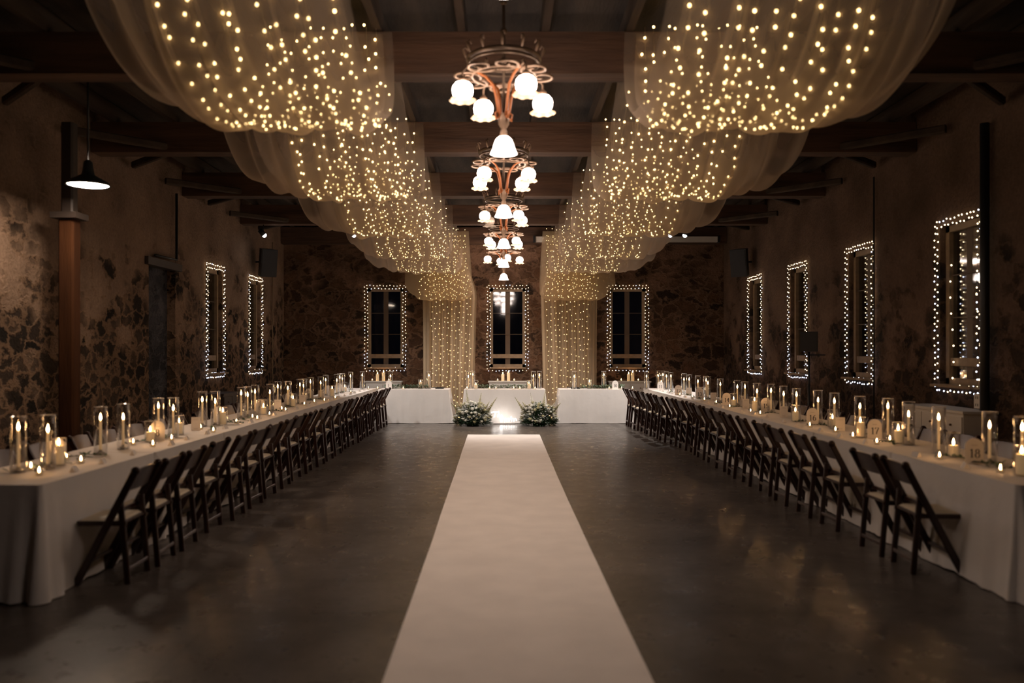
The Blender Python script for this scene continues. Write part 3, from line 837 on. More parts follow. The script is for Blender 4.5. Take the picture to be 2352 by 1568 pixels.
# flame pixel columns of the tall candles
LT = [42, 110, 231, 283, 363.7, 398, 464.6, 494.5, 554, 568.8, 585.8, 620, 638, 661, 689, 697, 713, 736.6, 748, 773.6, 780.5, 786, 805]
RT = [2348, 2273, 2156, 2087, 2039.5, 1975, 1916.5, 1879, 1829.5, 1800, 1771, 1739, 1711, 1693.5, 1654.5, 1626, 1622, 1603, 1583, 1571, 1541, 1531, 1523, 1512]
def along(px, side, off):
    d = 10.0
    for _ in range(12):
        X = row_x(side, d) + off; d = F * X / (px - 1157)
    return X, d
def spread(pxs, side, offs):
    res = []; 
    for i, px in enumerate(pxs): res.append(along(px, side, offs[i % len(offs)]))
    # keep neighbours from overlapping
    out = []
    for X, d in res:
        for k in range(6):
            if all((X - a) ** 2 + (d - b) ** 2 > .12 ** 2 for a, b in out): break
            off = .12 * (1 if (k % 2) else -1); X += off; d = F * X / (F * (X - off) / d)
        out.append((X, d))
    return out
LTp = spread(LT, -1, [-.10, .02, -.02, .0, -.06, .05]); RTp = spread(RT, 1, [.0, .06, -.03, .05, .10, .0])
place_set(talls, LTp, 'tall candles of the left row', lambda i: 'tall lit taper candle in a glass cylinder, %s on the left table row' % ORD[i])
place_set(talls, RTp, 'tall candles of the right row', lambda i: 'tall lit taper candle in a glass cylinder, %s on the right table row' % ORD[i])
occupied = list(LTp) + list(RTp)
def free(X, d, rad=.10):
    """nudge to a free spot on the table along the same sight line"""
    for k in range(14):
        if all((X - a) ** 2 + (d - b) ** 2 > rad ** 2 for a, b in occupied): break
        s = (k // 2 + 1) * .05 * (1 if k % 2 else -1)
        X2 = X + s; d2 = d * X2 / X
        side = -1 if X < 0 else 1
        if abs(X2 - row_x(side, d2)) < .31 and all((X2 - a) ** 2 + (d2 - b) ** 2 > rad ** 2 for a, b in occupied):
            X, d = X2, d2; break
    occupied.append((X, d)); return X, d
pil = [pillar_candle(.155, .205), pillar_candle(.10, .20), pillar_candle(.125, .20)]
LPp = [free(*along(px, -1, o)) for px, o in ((135, .0), (345, .0), (411, .0), (512, .08), (605, .08), (673, .08), (763, .1), (792, -.05))]
RPp = [free(*along(px, 1, o)) for px, o in ((2347, -.1), (2190, -.02), (2063, .0), (1976, -.12), (1912, .0), (1827, -.1), (1733, -.1), (1685, .0), (1608, -.05), (1519, -.1))]
place_set(pil, LPp, 'pillar candles of the left row', lambda i: 'thick cream pillar candle in a short glass, %s on the left table row' % ORD[i])
place_set(pil, RPp, 'pillar candles of the right row', lambda i: 'thick cream pillar candle in a short glass, %s on the right table row' % ORD[i])

# ------------------------------------------------------------------ table numbers
def stroke(m, pts, thick, thin, p0, ax, ay, th):
    """calligraphic stroke: wide where it runs upright, hairline where it runs level"""
    n = len(pts); L = []; Rr = []
    for i in range(n):
        a = pts[max(0, i - 1)]; b = pts[min(n - 1, i + 1)]
        tx, ty = b[0] - a[0], b[1] - a[1]; l = math.hypot(tx, ty) or 1; tx /= l; ty /= l
        hw = .5 * (thin + (thick - thin) * abs(ty) ** 1.5)
        L.append((pts[i][0] - ty * hw, pts[i][1] + tx * hw)); Rr.append((pts[i][0] + ty * hw, pts[i][1] - tx * hw))
    p0 = Vector(p0); ax = Vector(ax); ay = Vector(ay); th = Vector(th)
    vs = [p0 + ax * x + ay * y + th for x, y in L] + [p0 + ax * x + ay * y + th for x, y in Rr]
    m.add(vs, [(i, i + 1, n + i + 1, n + i) for i in range(n - 1)])
def ell(cx, cy, rx, ry, a0, a1, n=20):
    return [(cx + rx * math.cos(R(a0 + (a1 - a0) * i / n)), cy + ry * math.sin(R(a0 + (a1 - a0) * i / n))) for i in range(n + 1)]
DIG = {
 '0': [ell(.3, .5, .24, .47, 90, 450, 32)],
 '1': [[(.3, .02), (.3, .5), (.3, .97)], [(.12, .82), (.2, .88), (.3, .97)], [(.12, .02), (.3, .02), (.48, .02)]],
 '2': [ell(.3, .72, .22, .25, 170, -30, 18) + [(.3, .28), (.08, .03)], [(.06, .03), (.3, .03), (.54, .03)], [(.54, .03), (.55, .12), (.56, .2)]],
 '3': [ell(.28, .74, .19, .23, 160, -85, 18), ell(.28, .27, .23, .25, 85, -160, 18)],
 '4': [[(.40, .97), (.22, .6), (.04, .3)], [(.04, .3), (.3, .3), (.58, .3)], [(.42, .97), (.42, .5), (.42, .02)], [(.28, .02), (.42, .02), (.56, .02)]],
 '5': [[(.14, .95), (.3, .95), (.5, .95)], [(.14, .95), (.13, .75), (.12, .55)], ell(.28, .32, .23, .30, 130, -150, 20)],
 '6': [ell(.32, .30, .22, .28, 0, 360, 28), [(.50, .93), (.3, .88), (.15, .66), (.10, .42), (.11, .28)]],
 '7': [[(.07, .95), (.3, .95), (.54, .95)], [(.54, .95), (.38, .6), (.26, .3), (.22, .02)], [(.07, .95), (.06, .87), (.06, .78)]],
 '8': [ell(.3, .74, .18, .22, 0, 360, 26), ell(.3, .27, .23, .26, 0, 360, 28)],
 '9': [ell(.28, .68, .22, .28, 0, 360, 28), [(.10, .06), (.3, .10), (.45, .32), (.50, .55), (.50, .70)]],
}
def number_sign(num, loc, rz, label):
    root = thing('table_number', loc, label, 'table number', 'arched table numbers', rz)
    W, H = .135, .195
    pts = [(-W/2, 0), (W/2, 0), (W/2, H - W/2)] + [(W/2 * math.cos(a), H - W/2 + W/2 * math.sin(a)) for a in [PI * i / 16 for i in range(1, 16)]] + [(-W/2, H - W/2)]
    MB().prism(pts, (0, -.002, .004), (1, 0, 0), (0, 0, 1), (0, .004, 0)).build('card', 'paper', root)
    m = MB()
    s = str(num); hgt = .068; wid = .038 * 1.05
    for i, ch in enumerate(s):
        x0 = -(len(s) * wid) / 2 + i * wid + (.002 if len(s) > 1 else 0)
        for st in DIG[ch]:
            stroke(m, [(x0 + p[0] * hgt * .95 - .0, .045 + p[1] * hgt) for p in st], .0105, .0028, (0, -.0028, .004), (1, 0, 0), (0, 0, 1), (0, 0, 0))
    m.build('numeral', 'ink', root)
    m = MB()
    sq = [(-.022 + .044 * i / 40, .142 + .004 * math.sin(i * 1.3)) for i in range(41)]
    stroke(m, sq, .0016, .0010, (0, -.0028, .004), (1, 0, 0), (0, 0, 1), (0, 0, 0))
    m.build('script_line', 'faint_ink', root)
    m = MB().box((0, .012, .004), (.09, .045, .006))
    m.build('base', 'paper', root)
    return root
signs = {9: (131, 1065), 8: (362, 1013), 7: (503, 970), 6: (597, 949), 5: (665, 928), 4: (709, 919), 3: (753, 908), 2: (778, 901),
         18: (2238, 1065), 17: (2009, 1008), 16: (1866, 975), 15: (1759, 945), 14: (1669, 930), 13: (1607, 915), 12: (1558, 907), 11: (1517, 896)}
SG = {}
for num, (px, py) in signs.items():
    side = -1 if num < 10 else 1
    D = F * .877 / (py - 805); X = (px - 1157) * D / F
    if abs(X - row_x(side, D)) > .26:
        X, D = along(px, side, .05 * -side)
    X, D = free(X, D, .085); SG[num] = (X, D)
    number_sign(num, (X, D, TZ), math.atan2(X, D) * -.35, 'white arched card numbered %s standing on the %s table row' % (NW[num], GR[side]))
number_sign(1, (P(893, 18.98, TZ).x, 18.98, TZ), 0, 'white arched card numbered one on the left head table')
number_sign(10, (P(1413, 18.98, TZ).x, 18.98, TZ), 0, 'white arched card numbered ten on the right head table')

# menu cards
def menu_card(loc, rz, label):
    root = thing('menu_card', loc, label, 'card', 'upright cards on the tables', rz)
    MB().box((0, 0, .078), (.10, .004, .148)).build('card', 'paper', root)
    m = MB()
    for z, wd in ((.132, .05), (.122, .06), (.030, .05), (.022, .04)): m.box((0, -.0026, z), (wd, .0008, .0022))
    m.build('printed_lines', 'faint_ink', root)
    MB().box((0, .0, .004), (.07, .03, .008)).build('base', 'clear_glass', root)
for num, (px, py) in enumerate([(450, 991), (638, 938), (695, 923), (738, 911)]):
    D = F * .877 / (py - 805); X, D = free(*along(px, -1, .02), .085)
    menu_card((X, D, TZ), math.atan2(X, D) * -.3, 'upright white printed card, %s on the left table row' % ORD[num])
for num, (px, py) in enumerate([(1930, 983), (1800, 955), (1713, 938), (1639, 922), (1582, 910)]):
    X, D = free(*along(px, 1, -.04), .085)
    menu_card((X, D, TZ), math.atan2(X, D) * -.3, 'upright white printed card, %s on the right table row' % ORD[num])

# tea lights (pixel of the flame)
tea = [tea_light()]
def tea_pos(lst, side):
    out = []
    for px, py in lst:
        D = F * .83 / (py - 805); X = (px - 1157) * D / F
        lim = .30
        if abs(X - row_x(side, D)) > lim: X, D = along(px, side, -side * .18)
        out.append(free(X, D, .065))
    return out
LTe = tea_pos([(90, 1076), (71, 1065), (186, 1050), (152, 1043), (351, 1014), (306, 1010), (394, 1001), (490, 983), (461, 979), (543, 971), (591, 956), (580, 953), (619, 947), (656, 938), (647, 935), (699, 931), (722, 923), (745, 916), (770, 910), (806, 903)], -1)
RTe = tea_pos([(2298, 1070), (2158, 1041), (2014, 1009), (2044, 1003), (1959, 995), (1919, 980), (1860, 972), (1746, 945), (1724, 940), (1676, 930), (1645, 925), (1618, 919), (1590, 914), (1562, 909), (1538, 903)], 1)
place_set(tea, LTe, 'tea lights of the left row', lambda i: 'small lit tea light in a glass cup, %s on the left table row' % ORD[i])
place_set(tea, RTe, 'tea lights of the right row', lambda i: 'small lit tea light in a glass cup, %s on the right table row' % ORD[i])

# place cards on the aisle side, one per seat
pc = thing('place_card', (0, 0, 0), 'x', 'card')
MB().prism([(-.022, 0), (.022, 0), (0, .042)], (-.035, 0, .0005), (0, 1, 0), (0, 0, 1), (.07, 0, 0)).build('folded_card', 'paper', pc)
first = True
for side, lst in ((-1, Lc), (1, Rc)):
    for i, d in enumerate(lst):
        x = row_x(side, d) - side * .27 + rc.uniform(-.02, .02); y = d + rc.uniform(-.08, .08)
        if any((x - a) ** 2 + (y - b) ** 2 < .10 ** 2 for a, b in occupied): x = row_x(side, d) - side * .31; y += .11
        lab = 'small folded white place card, %s along the aisle edge of the %s table row' % (ORD[i], GR[side]); g = 'place cards of the %s row' % GR[side]
        if first: first = False; pc.location = (x, y, TZ); pc.rotation_euler = (0, 0, PI / 2 + .1); pc['label'] = lab; pc['group'] = g
        else: dup(pc, (x, y, TZ), PI / 2 + rc.uniform(-.4, .4), lab, g)

# ------------------------------------------------------------------ greenery
def leaf(m, c, d, up, L, W):
    d = Vector(d).normalized(); up = Vector(up); s = d.cross(up)
    s = s.normalized() if s.length > 1e-4 else Vector((1, 0, 0)); up = s.cross(d)
    c = Vector(c); k = .18 * L
    vs = [c, c + d * L * .35 + s * W / 2 + up * k * .4, c + d * L * .75 + s * W * .36 + up * k * .2, c + d * L, c + d * L * .75 - s * W * .36 + up * k * .2, c + d * L * .35 - s * W / 2 + up * k * .4, c + d * L * .5]
    m.add(vs, [(0, 1, 6), (1, 2, 6), (2, 3, 6), (3, 4, 6), (4, 5, 6), (5, 0, 6)], True)
def sprig(seed, L=.26):
    r = random.Random(seed)
    root = thing('eucalyptus_sprig', (0, 0, 0), 'x', 'greenery')
    path = [Vector((L * (i / 7 - .5), .025 * math.sin(i * .9 + seed), .008 + .012 * math.sin(PI * i / 7))) for i in range(8)]
    MB().tube(path, .0022, 5).build('stem', 'stem', root)
    m = MB()
    for i in range(26):
        p = path[r.randrange(8)]; a = r.uniform(0, 6.28)
        leaf(m, p, (math.cos(a), math.sin(a), r.uniform(-.1, .7)), (0, 0, 1), r.uniform(.03, .055), r.uniform(.018, .03))
    for i in range(len(m.v)):
        x, y, z = m.v[i]; m.v[i] = (x, y, max(z, .002))
    m.build('leaves', 'leaf' if seed % 2 else 'leaf_pale', root)
    return root
spr = [sprig(s) for s in (1, 2, 3, 5)]
def spr_pos(lst, side):
    out = []
    for px, py in lst:
        D = F * .87 / (py - 805); X = (px - 1157) * D / F
        if abs(X - row_x(side, D)) > .26: X, D = along(px, side, -side * .1)
        out.append((X, D))
    return out
Ls = spr_pos([(65, 1078), (125, 1068), (165, 1052), (208, 1046), (318, 1016), (385, 1003), (488, 985), (533, 972), (552, 966), (585, 958), (625, 945), (662, 934), (690, 928), (722, 918), (740, 912), (765, 906), (785, 902), (800, 900)], -1)
Rs = spr_pos([(2340, 1080), (2290, 1068), (2250, 1066), (2190, 1052), (2045, 1018), (1985, 1000), (1880, 978), (1850, 970), (1770, 950), (1745, 942), (1700, 936), (1660, 928), (1625, 918), (1600, 914), (1570, 907), (1545, 902), (1520, 899)], 1)
place_set(spr, Ls, 'greenery of the left row', lambda i: 'leafy green sprig lying among the candles, %s on the left table row' % ORD[i], TZ + .001)
place_set(spr, Rs, 'greenery of the right row', lambda i: 'leafy green sprig lying among the candles, %s on the right table row' % ORD[i], TZ + .001)
def garland(xa, xb, y, label, seed):
    r = random.Random(seed)
    root = thing('leaf_garland', ((xa + xb) / 2, y, TZ), label, 'greenery', 'garlands on the head tables')
    xm = (xa + xb) / 2
    MB().tube([(xa - xm + (xb - xa) * i / 14, .03 * math.sin(i), .02) for i in range(15)], .005, 6).build('stem', 'stem', root)
    for nm, mt, k in (('leaves', 'leaf', 0), ('pale_leaves', 'leaf_pale', 1)):
        m = MB()
        for i in range(int((xb - xa) * 210)):
            x = r.uniform(xa, xb) - xm; a = r.uniform(0, 6.28)
            leaf(m, (x, r.uniform(-.05, .05), r.uniform(.01, .085)), (math.cos(a), math.sin(a), r.uniform(-.1, .9)), (0, 0, 1), r.uniform(.035, .065), r.uniform(.02, .035))
        for i in range(len(m.v)):
            q = m.v[i]; m.v[i] = (q[0], q[1], max(q[2], .003))
        m.build(nm, mt, root)
garland(-2.72, -1.72, 19.10, 'leafy garland lying on the left head table', 1)
garland(-.62, .62, 19.10, 'leafy garland lying on the middle head table', 2)
garland(1.75, 2.75, 19.10, 'leafy garland lying on the right head table', 3)

# candles on the head tables and cabinets
def hx(px, d=19.15): return (px - 1157) * d / F
place_set(talls, [(hx(832, 18.9), 18.9), (hx(897), 19.15), (hx(985), 19.15), (hx(1075.5), 19.15), (hx(1086, 19.3), 19.3), (hx(1225), 19.15), (hx(1239, 19.28), 19.28), (hx(1319), 19.15), (hx(1387), 19.15), (hx(1485, 18.9), 18.9)],
          'tall candles of the head tables', lambda i: ['tall taper in glass at the corner where the left row meets the head table', 'tall taper in glass beside the card numbered one', 'tall taper in glass near the inner end of the left head table',
          'outermost tall taper in glass, left end of the middle head table', 'inner tall taper in glass, left end of the middle head table', 'inner tall taper in glass, right end of the middle head table', 'outermost tall taper in glass, right end of the middle head table',
          'tall taper in glass near the inner end of the right head table', 'tall taper in glass beside the card numbered ten', 'tall taper in glass at the corner where the right row meets the head table'][i])
place_set(pil, [(hx(966), 19.15), (hx(1093, 19.05), 19.05), (hx(1215, 19.05), 19.05), (hx(1354), 19.15)], 'pillar candles of the head tables',
          lambda i: ['pillar candle in glass on the left head table', 'pillar candle in glass left of the garland on the middle head table', 'pillar candle in glass right of the garland on the middle head table', 'pillar candle in glass on the right head table'][i])
hm = [1073, 1125, 1139, 1180, 1194, 1229, 846, 867, 926, 1399, 1424, 1453]
place_set(tea, [(hx(p, 18.97), 18.97) for p in hm if p not in (1399, 1424)] + [(hx(1399, 19.0), 19.0), (hx(1428, 19.0), 19.0)], 'tea lights of the head tables',
          lambda i: ['tea light at the left edge of the middle head table', 'tea light left of the middle head table centre, outer one', 'tea light left of the middle head table centre, inner one', 'tea light right of the middle head table centre, inner one', 'tea light right of the middle head table centre, outer one',
          'tea light at the right edge of the middle head table', 'tea light at the outer end of the left head table', 'second tea light at the outer end of the left head table', 'tea light right of the card numbered one', 'tea light at the outer end of the right head table', 'tea light left of the card numbered ten', 'tea light right of the card numbered ten'][i])
def small_box(px, d, w_, h, mat, name, label, cat):
    tag(MB().box((0, 0, h / 2), (w_, w_ * .7, h)).build(name, mat, loc=(hx(px, d), d, TZ)), label, cat)
small_box(995, 19.02, .09, .03, 'paper', 'paper_box', 'small white box on the left head table', 'box')
small_box(1302 + 6, 19.02, .07, .03, 'paper', 'paper_box', 'small white box on the right head table', 'box')
for px, nm in ((1006, 'left'), (1318, 'right')):
    t = thing('serving_tray', (hx(px, 19.32), 19.32, TZ), 'low black tray on the inner end of the %s head table' % nm, 'tray')
    MB().box((0, 0, .006), (.26, .2, .012)).build('base', 'black_plastic', t)
    m = MB()
    for s in (-1, 1): m.bar((s * .13, -.1, .012), (s * .145, .1, .035), .01, .03); m.box((0, s * .1, .02), (.27, .008, .024))
    m.build('rim', 'black_plastic', t)

# ------------------------------------------------------------------ cabinets
def cabinet(loc, rz, W, D_, H, label, mat='cabinet_white', nd=2):
    root = thing('low_cabinet', loc, label, 'cabinet', None, rz)
    MB().box((0, 0, (H - .03) / 2 + .03), (W, D_, H - .09)).build('body', mat, root)
    MB().box((0, 0, H - .02), (W + .05, D_ + .04, .03)).build('top', mat, root)
    for k in range(nd):
        x = -W / 2 + W * (k + .5) / nd
        d = MB().box((x, -D_ / 2 - .008, H - .17), (W / nd - .02, .016, .2)).build('drawer', mat, root)
        MB().ball((x, -D_ / 2 - .028, H - .17), .014, 10, 6).build('knob', 'bronze', d)
        d = MB().box((x, -D_ / 2 - .008, (H - .3) / 2 + .04), (W / nd - .02, .016, H - .36)).build('door', mat, root)
        MB().ball((x + (W / nd / 2 - .06) * (1 if k == 0 else -1), -D_ / 2 - .028, H * .45), .014, 10, 6).build('knob', 'bronze', d)
    for sx in (-1, 1):
        for sy in (-1, 1): MB().box((sx * (W / 2 - .03), sy * (D_ / 2 - .03), .03), (.05, .05, .06)).build('foot', mat, root)
    return root
cabz = .895
cabinet((-2.96, 20.46 + .18, 0), 0, .86, .30, cabz, 'low white cabinet under the left window of the end wall')
cabinet((.1, 20.46 + .18, 0), 0, .92, .30, cabz, 'low white cabinet under the middle window of the end wall')
cabinet((3.1, 20.46 + .18, 0), 0, .98, .30, cabz, 'low white cabinet under the right window of the end wall')
cabinet((XW - .22, 9.95, 0), -PI / 2, 1.35, .36, .97, 'low white cabinet against the right-hand wall under the nearest window', nd=3)
cabinet((-XW + .22, 15.65, 0), PI / 2, .9, .36, .86, 'low dark cabinet against the left-hand wall under the nearer window', 'dark_cabinet')
place_set([pillar_candle(.17, .2, glass=False), pillar_candle(.21, .2, glass=False)],
          [(hx(867, 20.6), 20.6), (hx(881, 20.6), 20.6), (hx(1155, 20.6), 20.6), (hx(1168, 20.6), 20.6), (hx(1444, 20.6), 20.6), (hx(1453, 20.6), 20.6)], 'pillar candles on the cabinets',
          lambda i: ('%s pillar candle on the white cabinet under the %s end-wall window' % (['left', 'right'][i % 2], bn[i // 2])), cabz - .004)
place_set(tea, [(hx(p, 20.55), 20.55) for p in (855, 893, 1143, 1181, 1427, 1466)], 'tea lights on the cabinets',
          lambda i: '%s tea light on the white cabinet under the %s window of the end wall' % (['left', 'right'][i % 2], bn[i // 2]), cabz - .004)

# ------------------------------------------------------------------ floor flower arrangements
def blossom(m, c, r, rg):
    c = Vector(c)
    for layer, (k, rr, tilt) in enumerate(((6, 1.0, .25), (5, .72, .8), (4, .42, 1.3))):
        for i in range(k):
            a = 2 * PI * i / k + layer * .6 + rg.uniform(-.2, .2)
            d = Vector((math.cos(a) * math.cos(tilt), math.sin(a) * math.cos(tilt), math.sin(tilt)))
            leaf(m, c + Vector((0, 0, -.2 * r)) + d * r * .1, d, (0, 0, 1), r * 1.15 * rr + .2 * r, r * 1.0)
    m.ico(c + Vector((0, 0, .05 * r)), r * .62)
def arrangement(x, y, label, seed):
    rg = random.Random(seed)
    root = thing('flower_arrangement', (x, y, 0), label, 'flowers', 'floor flower arrangements')
    MB().lathe([(.001, 0), (.13, 0), (.15, .08), (.13, .11), (.001, .11)], 20).build('base', 'leaf_dark', root)
    def surf():
        a = rg.uniform(0, 6.28); h = rg.random()
        rad = .40 * math.sqrt(max(.02, 1 - h ** 2.2)); return Vector((math.cos(a) * rad, math.sin(a) * rad * .7, .03 + .46 * h)), a, h
    for nm, mt in (('foliage', 'leaf_dark'), ('light_foliage', 'leaf')):
        m = MB()
        for i in range(900):
            p, a, h = surf(); p *= rg.uniform(.55, 1.0); p.z = max(p.z, .02)
            leaf(m, p, (math.cos(a), math.sin(a), rg.uniform(-.3, 1.0)), (0, 0, 1), rg.uniform(.04, .085), rg.uniform(.018, .035))
        for i in range(260):
            a = rg.uniform(0, 6.28); q = rg.uniform(.22, .40)
            leaf(m, (math.cos(a) * q, math.sin(a) * q * .75, rg.uniform(.01, .12)), (math.cos(a), math.sin(a), rg.uniform(-.3, .8)), (0, 0, 1), rg.uniform(.05, .09), rg.uniform(.02, .035))
        for i in range(len(m.v)):
            q = m.v[i]; m.v[i] = (q[0], q[1], max(q[2], .004))
        m.build(nm, mt, root)
    for i in range(60):
        a = rg.uniform(PI, 2 * PI) if i < 48 else rg.uniform(0, PI); h = rg.uniform(.12, .96)
        rad = .39 * math.sqrt(max(.03, 1 - h ** 2.2)); p = Vector((math.cos(a) * rad, math.sin(a) * rad * .75, .03 + .49 * h))
        m = MB(); blossom(m, p * 1.04, rg.uniform(.036, .062), rg)
        m.build('blossom', 'petal' if rg.random() < .65 else 'petal_cream', root)
    sp = [(-.40, .50, -.10), (-.12, .78, -.02), (.16, .72, .03), (.44, .62, .13), (-.30, .55, -.2), (.30, .52, .1)] 
    for bx, hh, lean in sp:
        if seed % 2: bx, lean = -bx, -lean
        x0, x1 = bx * .6, bx * 1.12 + lean * .3
        path = [Vector((x0 + (x1 - x0) * t, -.03, .2 + (hh - .2) * t)) for t in [i / 8 for i in range(9)]]
        s_ = MB().tube(path, .004, 5).build('flower_spike', 'stem', root)
        m = MB()
        for k in range(70):
            t = .1 + .9 * k / 70; p = Vector((x0 + (x1 - x0) * t, -.03, .2 + (hh - .2) * t)); a = k * 2.4
            rr = .060 * (1.10 - t)
            leaf(m, p, (math.cos(a), math.sin(a), .5), (0, 0, 1), rr * 1.5 + .01, rr + .006)
        m.build('florets', 'petal_cream' if rg.random() < .7 else 'petal', s_)
arrangement((1086 - 1157) * 18.35 / F, 18.35, 'low white and green flower arrangement on the floor left of the glowing sign', 2)
arrangement((1238 - 1157) * 18.35 / F, 18.35, 'low white and green flower arrangement on the floor right of the glowing sign', 3)

# ------------------------------------------------------------------ neon sign
ns_ = thing('neon_sign', (hx(1158, 18.62), 18.62, 0), 'glowing white script sign standing on the floor in front of the middle head table', 'neon sign')
MB().box((0, .02, .012), (.50, .09, .024)).build('base', 'clear_glass', ns_)
m = MB()
def nline(pts, x, z, s, r=.010): m.tube([Vector((x + p[0] * s, 0, z + p[1] * s)) for p in pts], r, 8)
# "The"
nline([(-.5, .95), (0, 1.02), (.6, 1.0), (1.1, 1.1)], -.235, .16, .11)
nline([(.35, 1.0), (.3, .6), (.18, .1), (0, 0)], -.235, .16, .11)
nline([(.9, 1.0), (.78, .5), (.68, 0), (.85, .4), (1.05, .5), (1.1, .3), (1.12, 0), (1.3, .1)], -.22, .16, .11)
nline([(1.3, .1), (1.6, .35), (1.5, .5), (1.35, .35), (1.4, .08), (1.6, 0), (1.8, .12)], -.22, .16, .11)
# flowing script word below, too bright in the photograph to read
wv = []
for i in range(90):
    t = i / 89
    wv.append((t * 2.6 + .12 * math.sin(t * 40), .32 + .30 * math.sin(t * 40 + 1.5) * (1 - .25 * t)))
nline(wv, -.075, .055, .13)
nline([(0, 0), (-.1, .6), (.05, 1.1), (.25, .9), (.1, .4)], -.07, .05, .14)
nline([(1.9, .3), (1.95, .7), (1.9, 1.05), (1.75, .9)], -.07, .05, .12)
m.build('glowing_script', 'neon', ns_)

# ------------------------------------------------------------------ fixtures
pl = thing('pendant_lamp', (-4.5, 9.05, 4.9), 'wide dark enamel pendant lamp glowing white near the left-hand wall', 'lamp')
tilt = R(6)
m = MB().tube([(0, 0, 0), (0, 0, -1.26)], .012, 8); m.build('stem', 'black_metal', pl)
sh = MB().lathe([(.02, -1.2), (.045, -1.22), (.055, -1.31), (.07, -1.36), (.21, -1.44), (.225, -1.475), (.222, -1.478), (.20, -1.445), (.06, -1.37), (.04, -1.3)], 32).build('lamp_shade', 'enamel', pl)
MB().lathe([(.001, -1.468), (.205, -1.468), (.20, -1.452), (.001, -1.40)], 32).build('diffuser', 'lamp_lens', pl)
def aim(o, tgt, frm):
    o.rotation_euler = (Vector(tgt) - Vector(frm)).to_track_quat('-Z', 'Y').to_euler()
def spot(loc, tgt, energy, col, label, ang=70, blend=.6):
    root = thing('spotlight', loc, label, 'spotlight', 'small ceiling spotlights')
    d = (Vector(tgt) - Vector(loc)).normalized()
    MB().tube([Vector((0, 0, .20)), Vector((0, 0, .06))], .01, 6).build('bracket', 'black_metal', root)
    MB().tube([-d * .12, d * .02], [.05, .06], 16).build('housing', 'black_metal', root)
    MB().ball(d * .022, .046, 14, 8).build('lens', 'spot_lens', root)
    o = light('beam', 'SPOT', d * .08, energy, col, root, spot_size=R(ang), spot_blend=blend, shadow_soft_size=.04)
    o.rotation_euler = d.to_track_quat('-Z', 'Y').to_euler()
spot((-5.0, 17.40, 4.06), (-1.9, 18.4, .2), 500, (1, .93, .88), 'small bright spotlight under the beam near the left-hand wall', 80)
spot((-3.13, 17.40, 4.06), (-.6, 18.4, .3), 280, (1, .93, .88), 'small bright spotlight shining behind the left tulle swags', 80)
spot((3.48, 17.40, 4.06), (.8, 18.4, .3), 280, (1, .93, .88), 'bright spotlight behind the right tulle swags, the one nearer the middle', 80)
spot((3.78, 17.40, 4.06), (2.0, 17.4, .0), 500, (1, .93, .88), 'bright spotlight behind the right tulle swags, the one nearer the wall', 90)

sc_h = thing('projector_screen_case', (3.0, 20.46, 4.36), 'long white projector screen case fixed below the ceiling in front of the end wall', 'projector screen')
MB().box((0, 0, 0), (4.5, .12, .13)).build('case', 'screen_white', sc_h)
for s in (-1.9, 0, 1.9): MB().box((s, .094, .02), (.05, .07, .05)).build('bracket', 'black_metal', sc_h)
for s in (-2.25, 2.25): MB().box((s, -.01, 0), (.06, .15, .16)).build('end_cap', 'black_plastic', sc_h)

def speaker(loc, rz, rx, w_, d_, h, label):
    root = thing('loudspeaker', loc, label, 'loudspeaker', None, rz); root.rotation_euler = (rx, 0, rz)
    pts = [(-w_/2, -d_/2), (w_/2, -d_/2), (w_ * .36, d_/2), (-w_ * .36, d_/2)]
    MB().prism(pts, (0, 0, -h/2), (1, 0, 0), (0, 1, 0), (0, 0, h)).build('cabinet_body', 'black_plastic', root)
    MB().box((0, -d_/2 - .006, 0), (w_ * .9, .012, h * .92)).build('grille', 'black_metal', root)
    return root
for s, nm in ((-1, 'left'), (1, 'right')):
    x = s * 5.20; loc = (x, 18.35, 3.57)
    speaker(loc, s * R(-35), R(10), .36, .3, .60, 'black loudspeaker hung high on the %s-hand wall near the end wall' % nm)
    t = thing('speaker_bracket', (s * 5.42, 18.48, 3.6), 'black wall bracket behind the high %s-hand loudspeaker' % nm, 'bracket')
    MB().bar((s * .06, 0, 0), (s * -.12, -.04, 0), .04, .04, up=(0, 0, 1)).build('arm', 'black_metal', t)
ps = thing('speaker_stand', (4.93, 13.5, 0), 'black pole stand behind the right table row carrying a loudspeaker', 'stand')
MB().tube([(0, 0, .5), (0, 0, 1.62)], .016, 8).build('pole', 'black_metal', ps)
MB().tube([(0, 0, .1), (0, 0, 1.1)], .022, 8).build('sleeve', 'black_metal', ps)
for k in range(3):
    a = 2 * PI * k / 3 + .4
    MB().tube([(0, 0, .75), (.42 * math.cos(a), .42 * math.sin(a), .012)], .012, 6).build('leg', 'black_metal', ps)
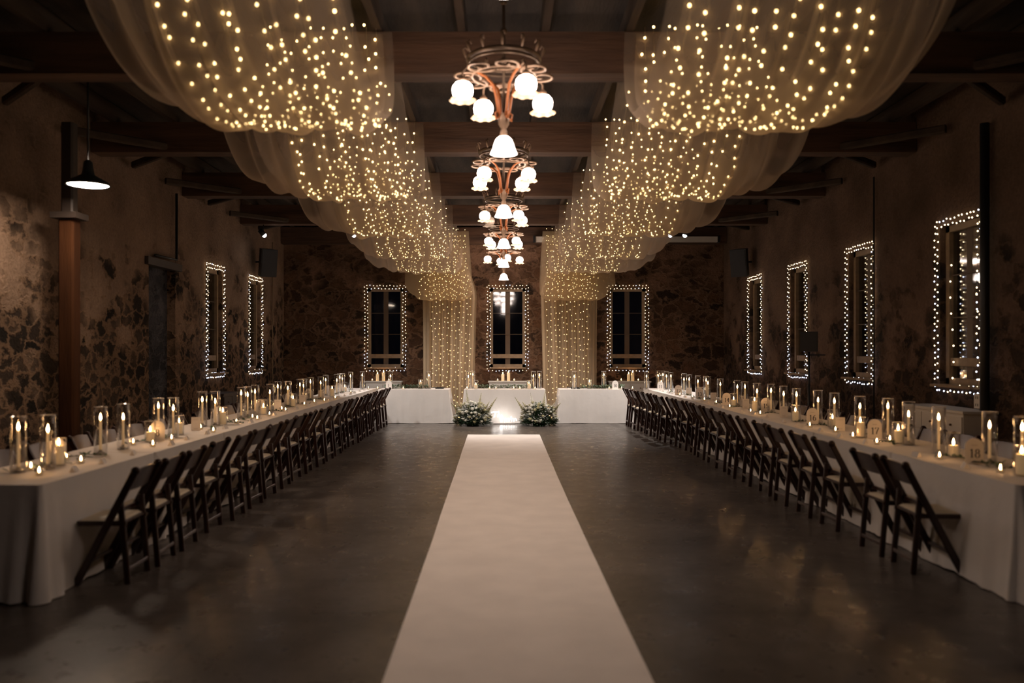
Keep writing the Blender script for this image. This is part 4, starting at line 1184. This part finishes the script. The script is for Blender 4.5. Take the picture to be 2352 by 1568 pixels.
MB().tube([(-.14, 0, 1.57), (.26, 0, 1.57)], .009, 6).build('crossbar', 'black_metal', ps)
speaker((4.93, 13.5, 1.785), R(-20), 0, .27, .22, .32, 'small black loudspeaker on a pole stand between two windows of the right-hand wall')

# timber post, pipes
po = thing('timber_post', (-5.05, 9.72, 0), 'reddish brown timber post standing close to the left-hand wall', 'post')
MB().bar((0, 0, 0), (0, 0, 3.16), .18, .18, ch=.02).build('shaft', 'post_wood', po); MB().bar((0, 0, 3.23), (0, 0, 4.28), .14, .14, ch=.02).build('shaded_upper_shaft', 'dark_cabinet', po)  # upper shaft coloured dark for the shade above the pendant lamp
MB().box((0, 0, 3.2), (.30, .30, .07)).build('collar', 'dark_cabinet', po); MB().box((0, 0, .06), (.26, .26, .12)).build('plinth', 'dark_cabinet', po)
MB().tube([(-5.44, 13.9, 4.25), (-5.44, 13.9, 3.15), (-5.44, 13.05, 3.13)], .022, 8).build('black_pipe', 'black_metal')
tag(bpy.data.objects['black_pipe'], 'thin black pipe bending above the blocked doorway in the left-hand wall', 'pipe')
MB().tube([(5.42, 9.42, 4.2), (5.42, 9.42, .05)], .05, 10).build('drain_pipe', 'black_metal')
tag(bpy.data.objects['drain_pipe'], 'black vertical pipe beside the nearest window of the right-hand wall', 'pipe')
MB().tube([(5.46, 12.33, 4.2), (5.46, 12.33, .05)], .012, 6).build('cable', 'black_metal')
tag(bpy.data.objects['cable'], 'thin dark cable running down the right-hand wall between two windows', 'cable')
MB().tube([(-5.46, 19.75, 4.2), (-5.46, 19.75, .05)], .010, 6).build('cable', 'window_wood')
tag(bpy.data.objects['cable.001'], 'thin pale cable running down the left-hand wall near the far corner', 'cable')
sb = thing('power_outlet', (5.47, 9.62, 1.06), 'grey double power outlet on the right-hand wall beside the black pipe', 'power outlet')
MB().box((0, 0, 0), (.05, .12, .17)).build('plate', 'cabinet_white', sb)
m = MB()
for z in (-.045, .04):
    for y in (-.02, .02): m.box((-.026, y, z), (.004, .012, .03))
m.build('socket', 'black_plastic', sb)
for o in C.objects:
    if 'placed' in o: del o['placed']
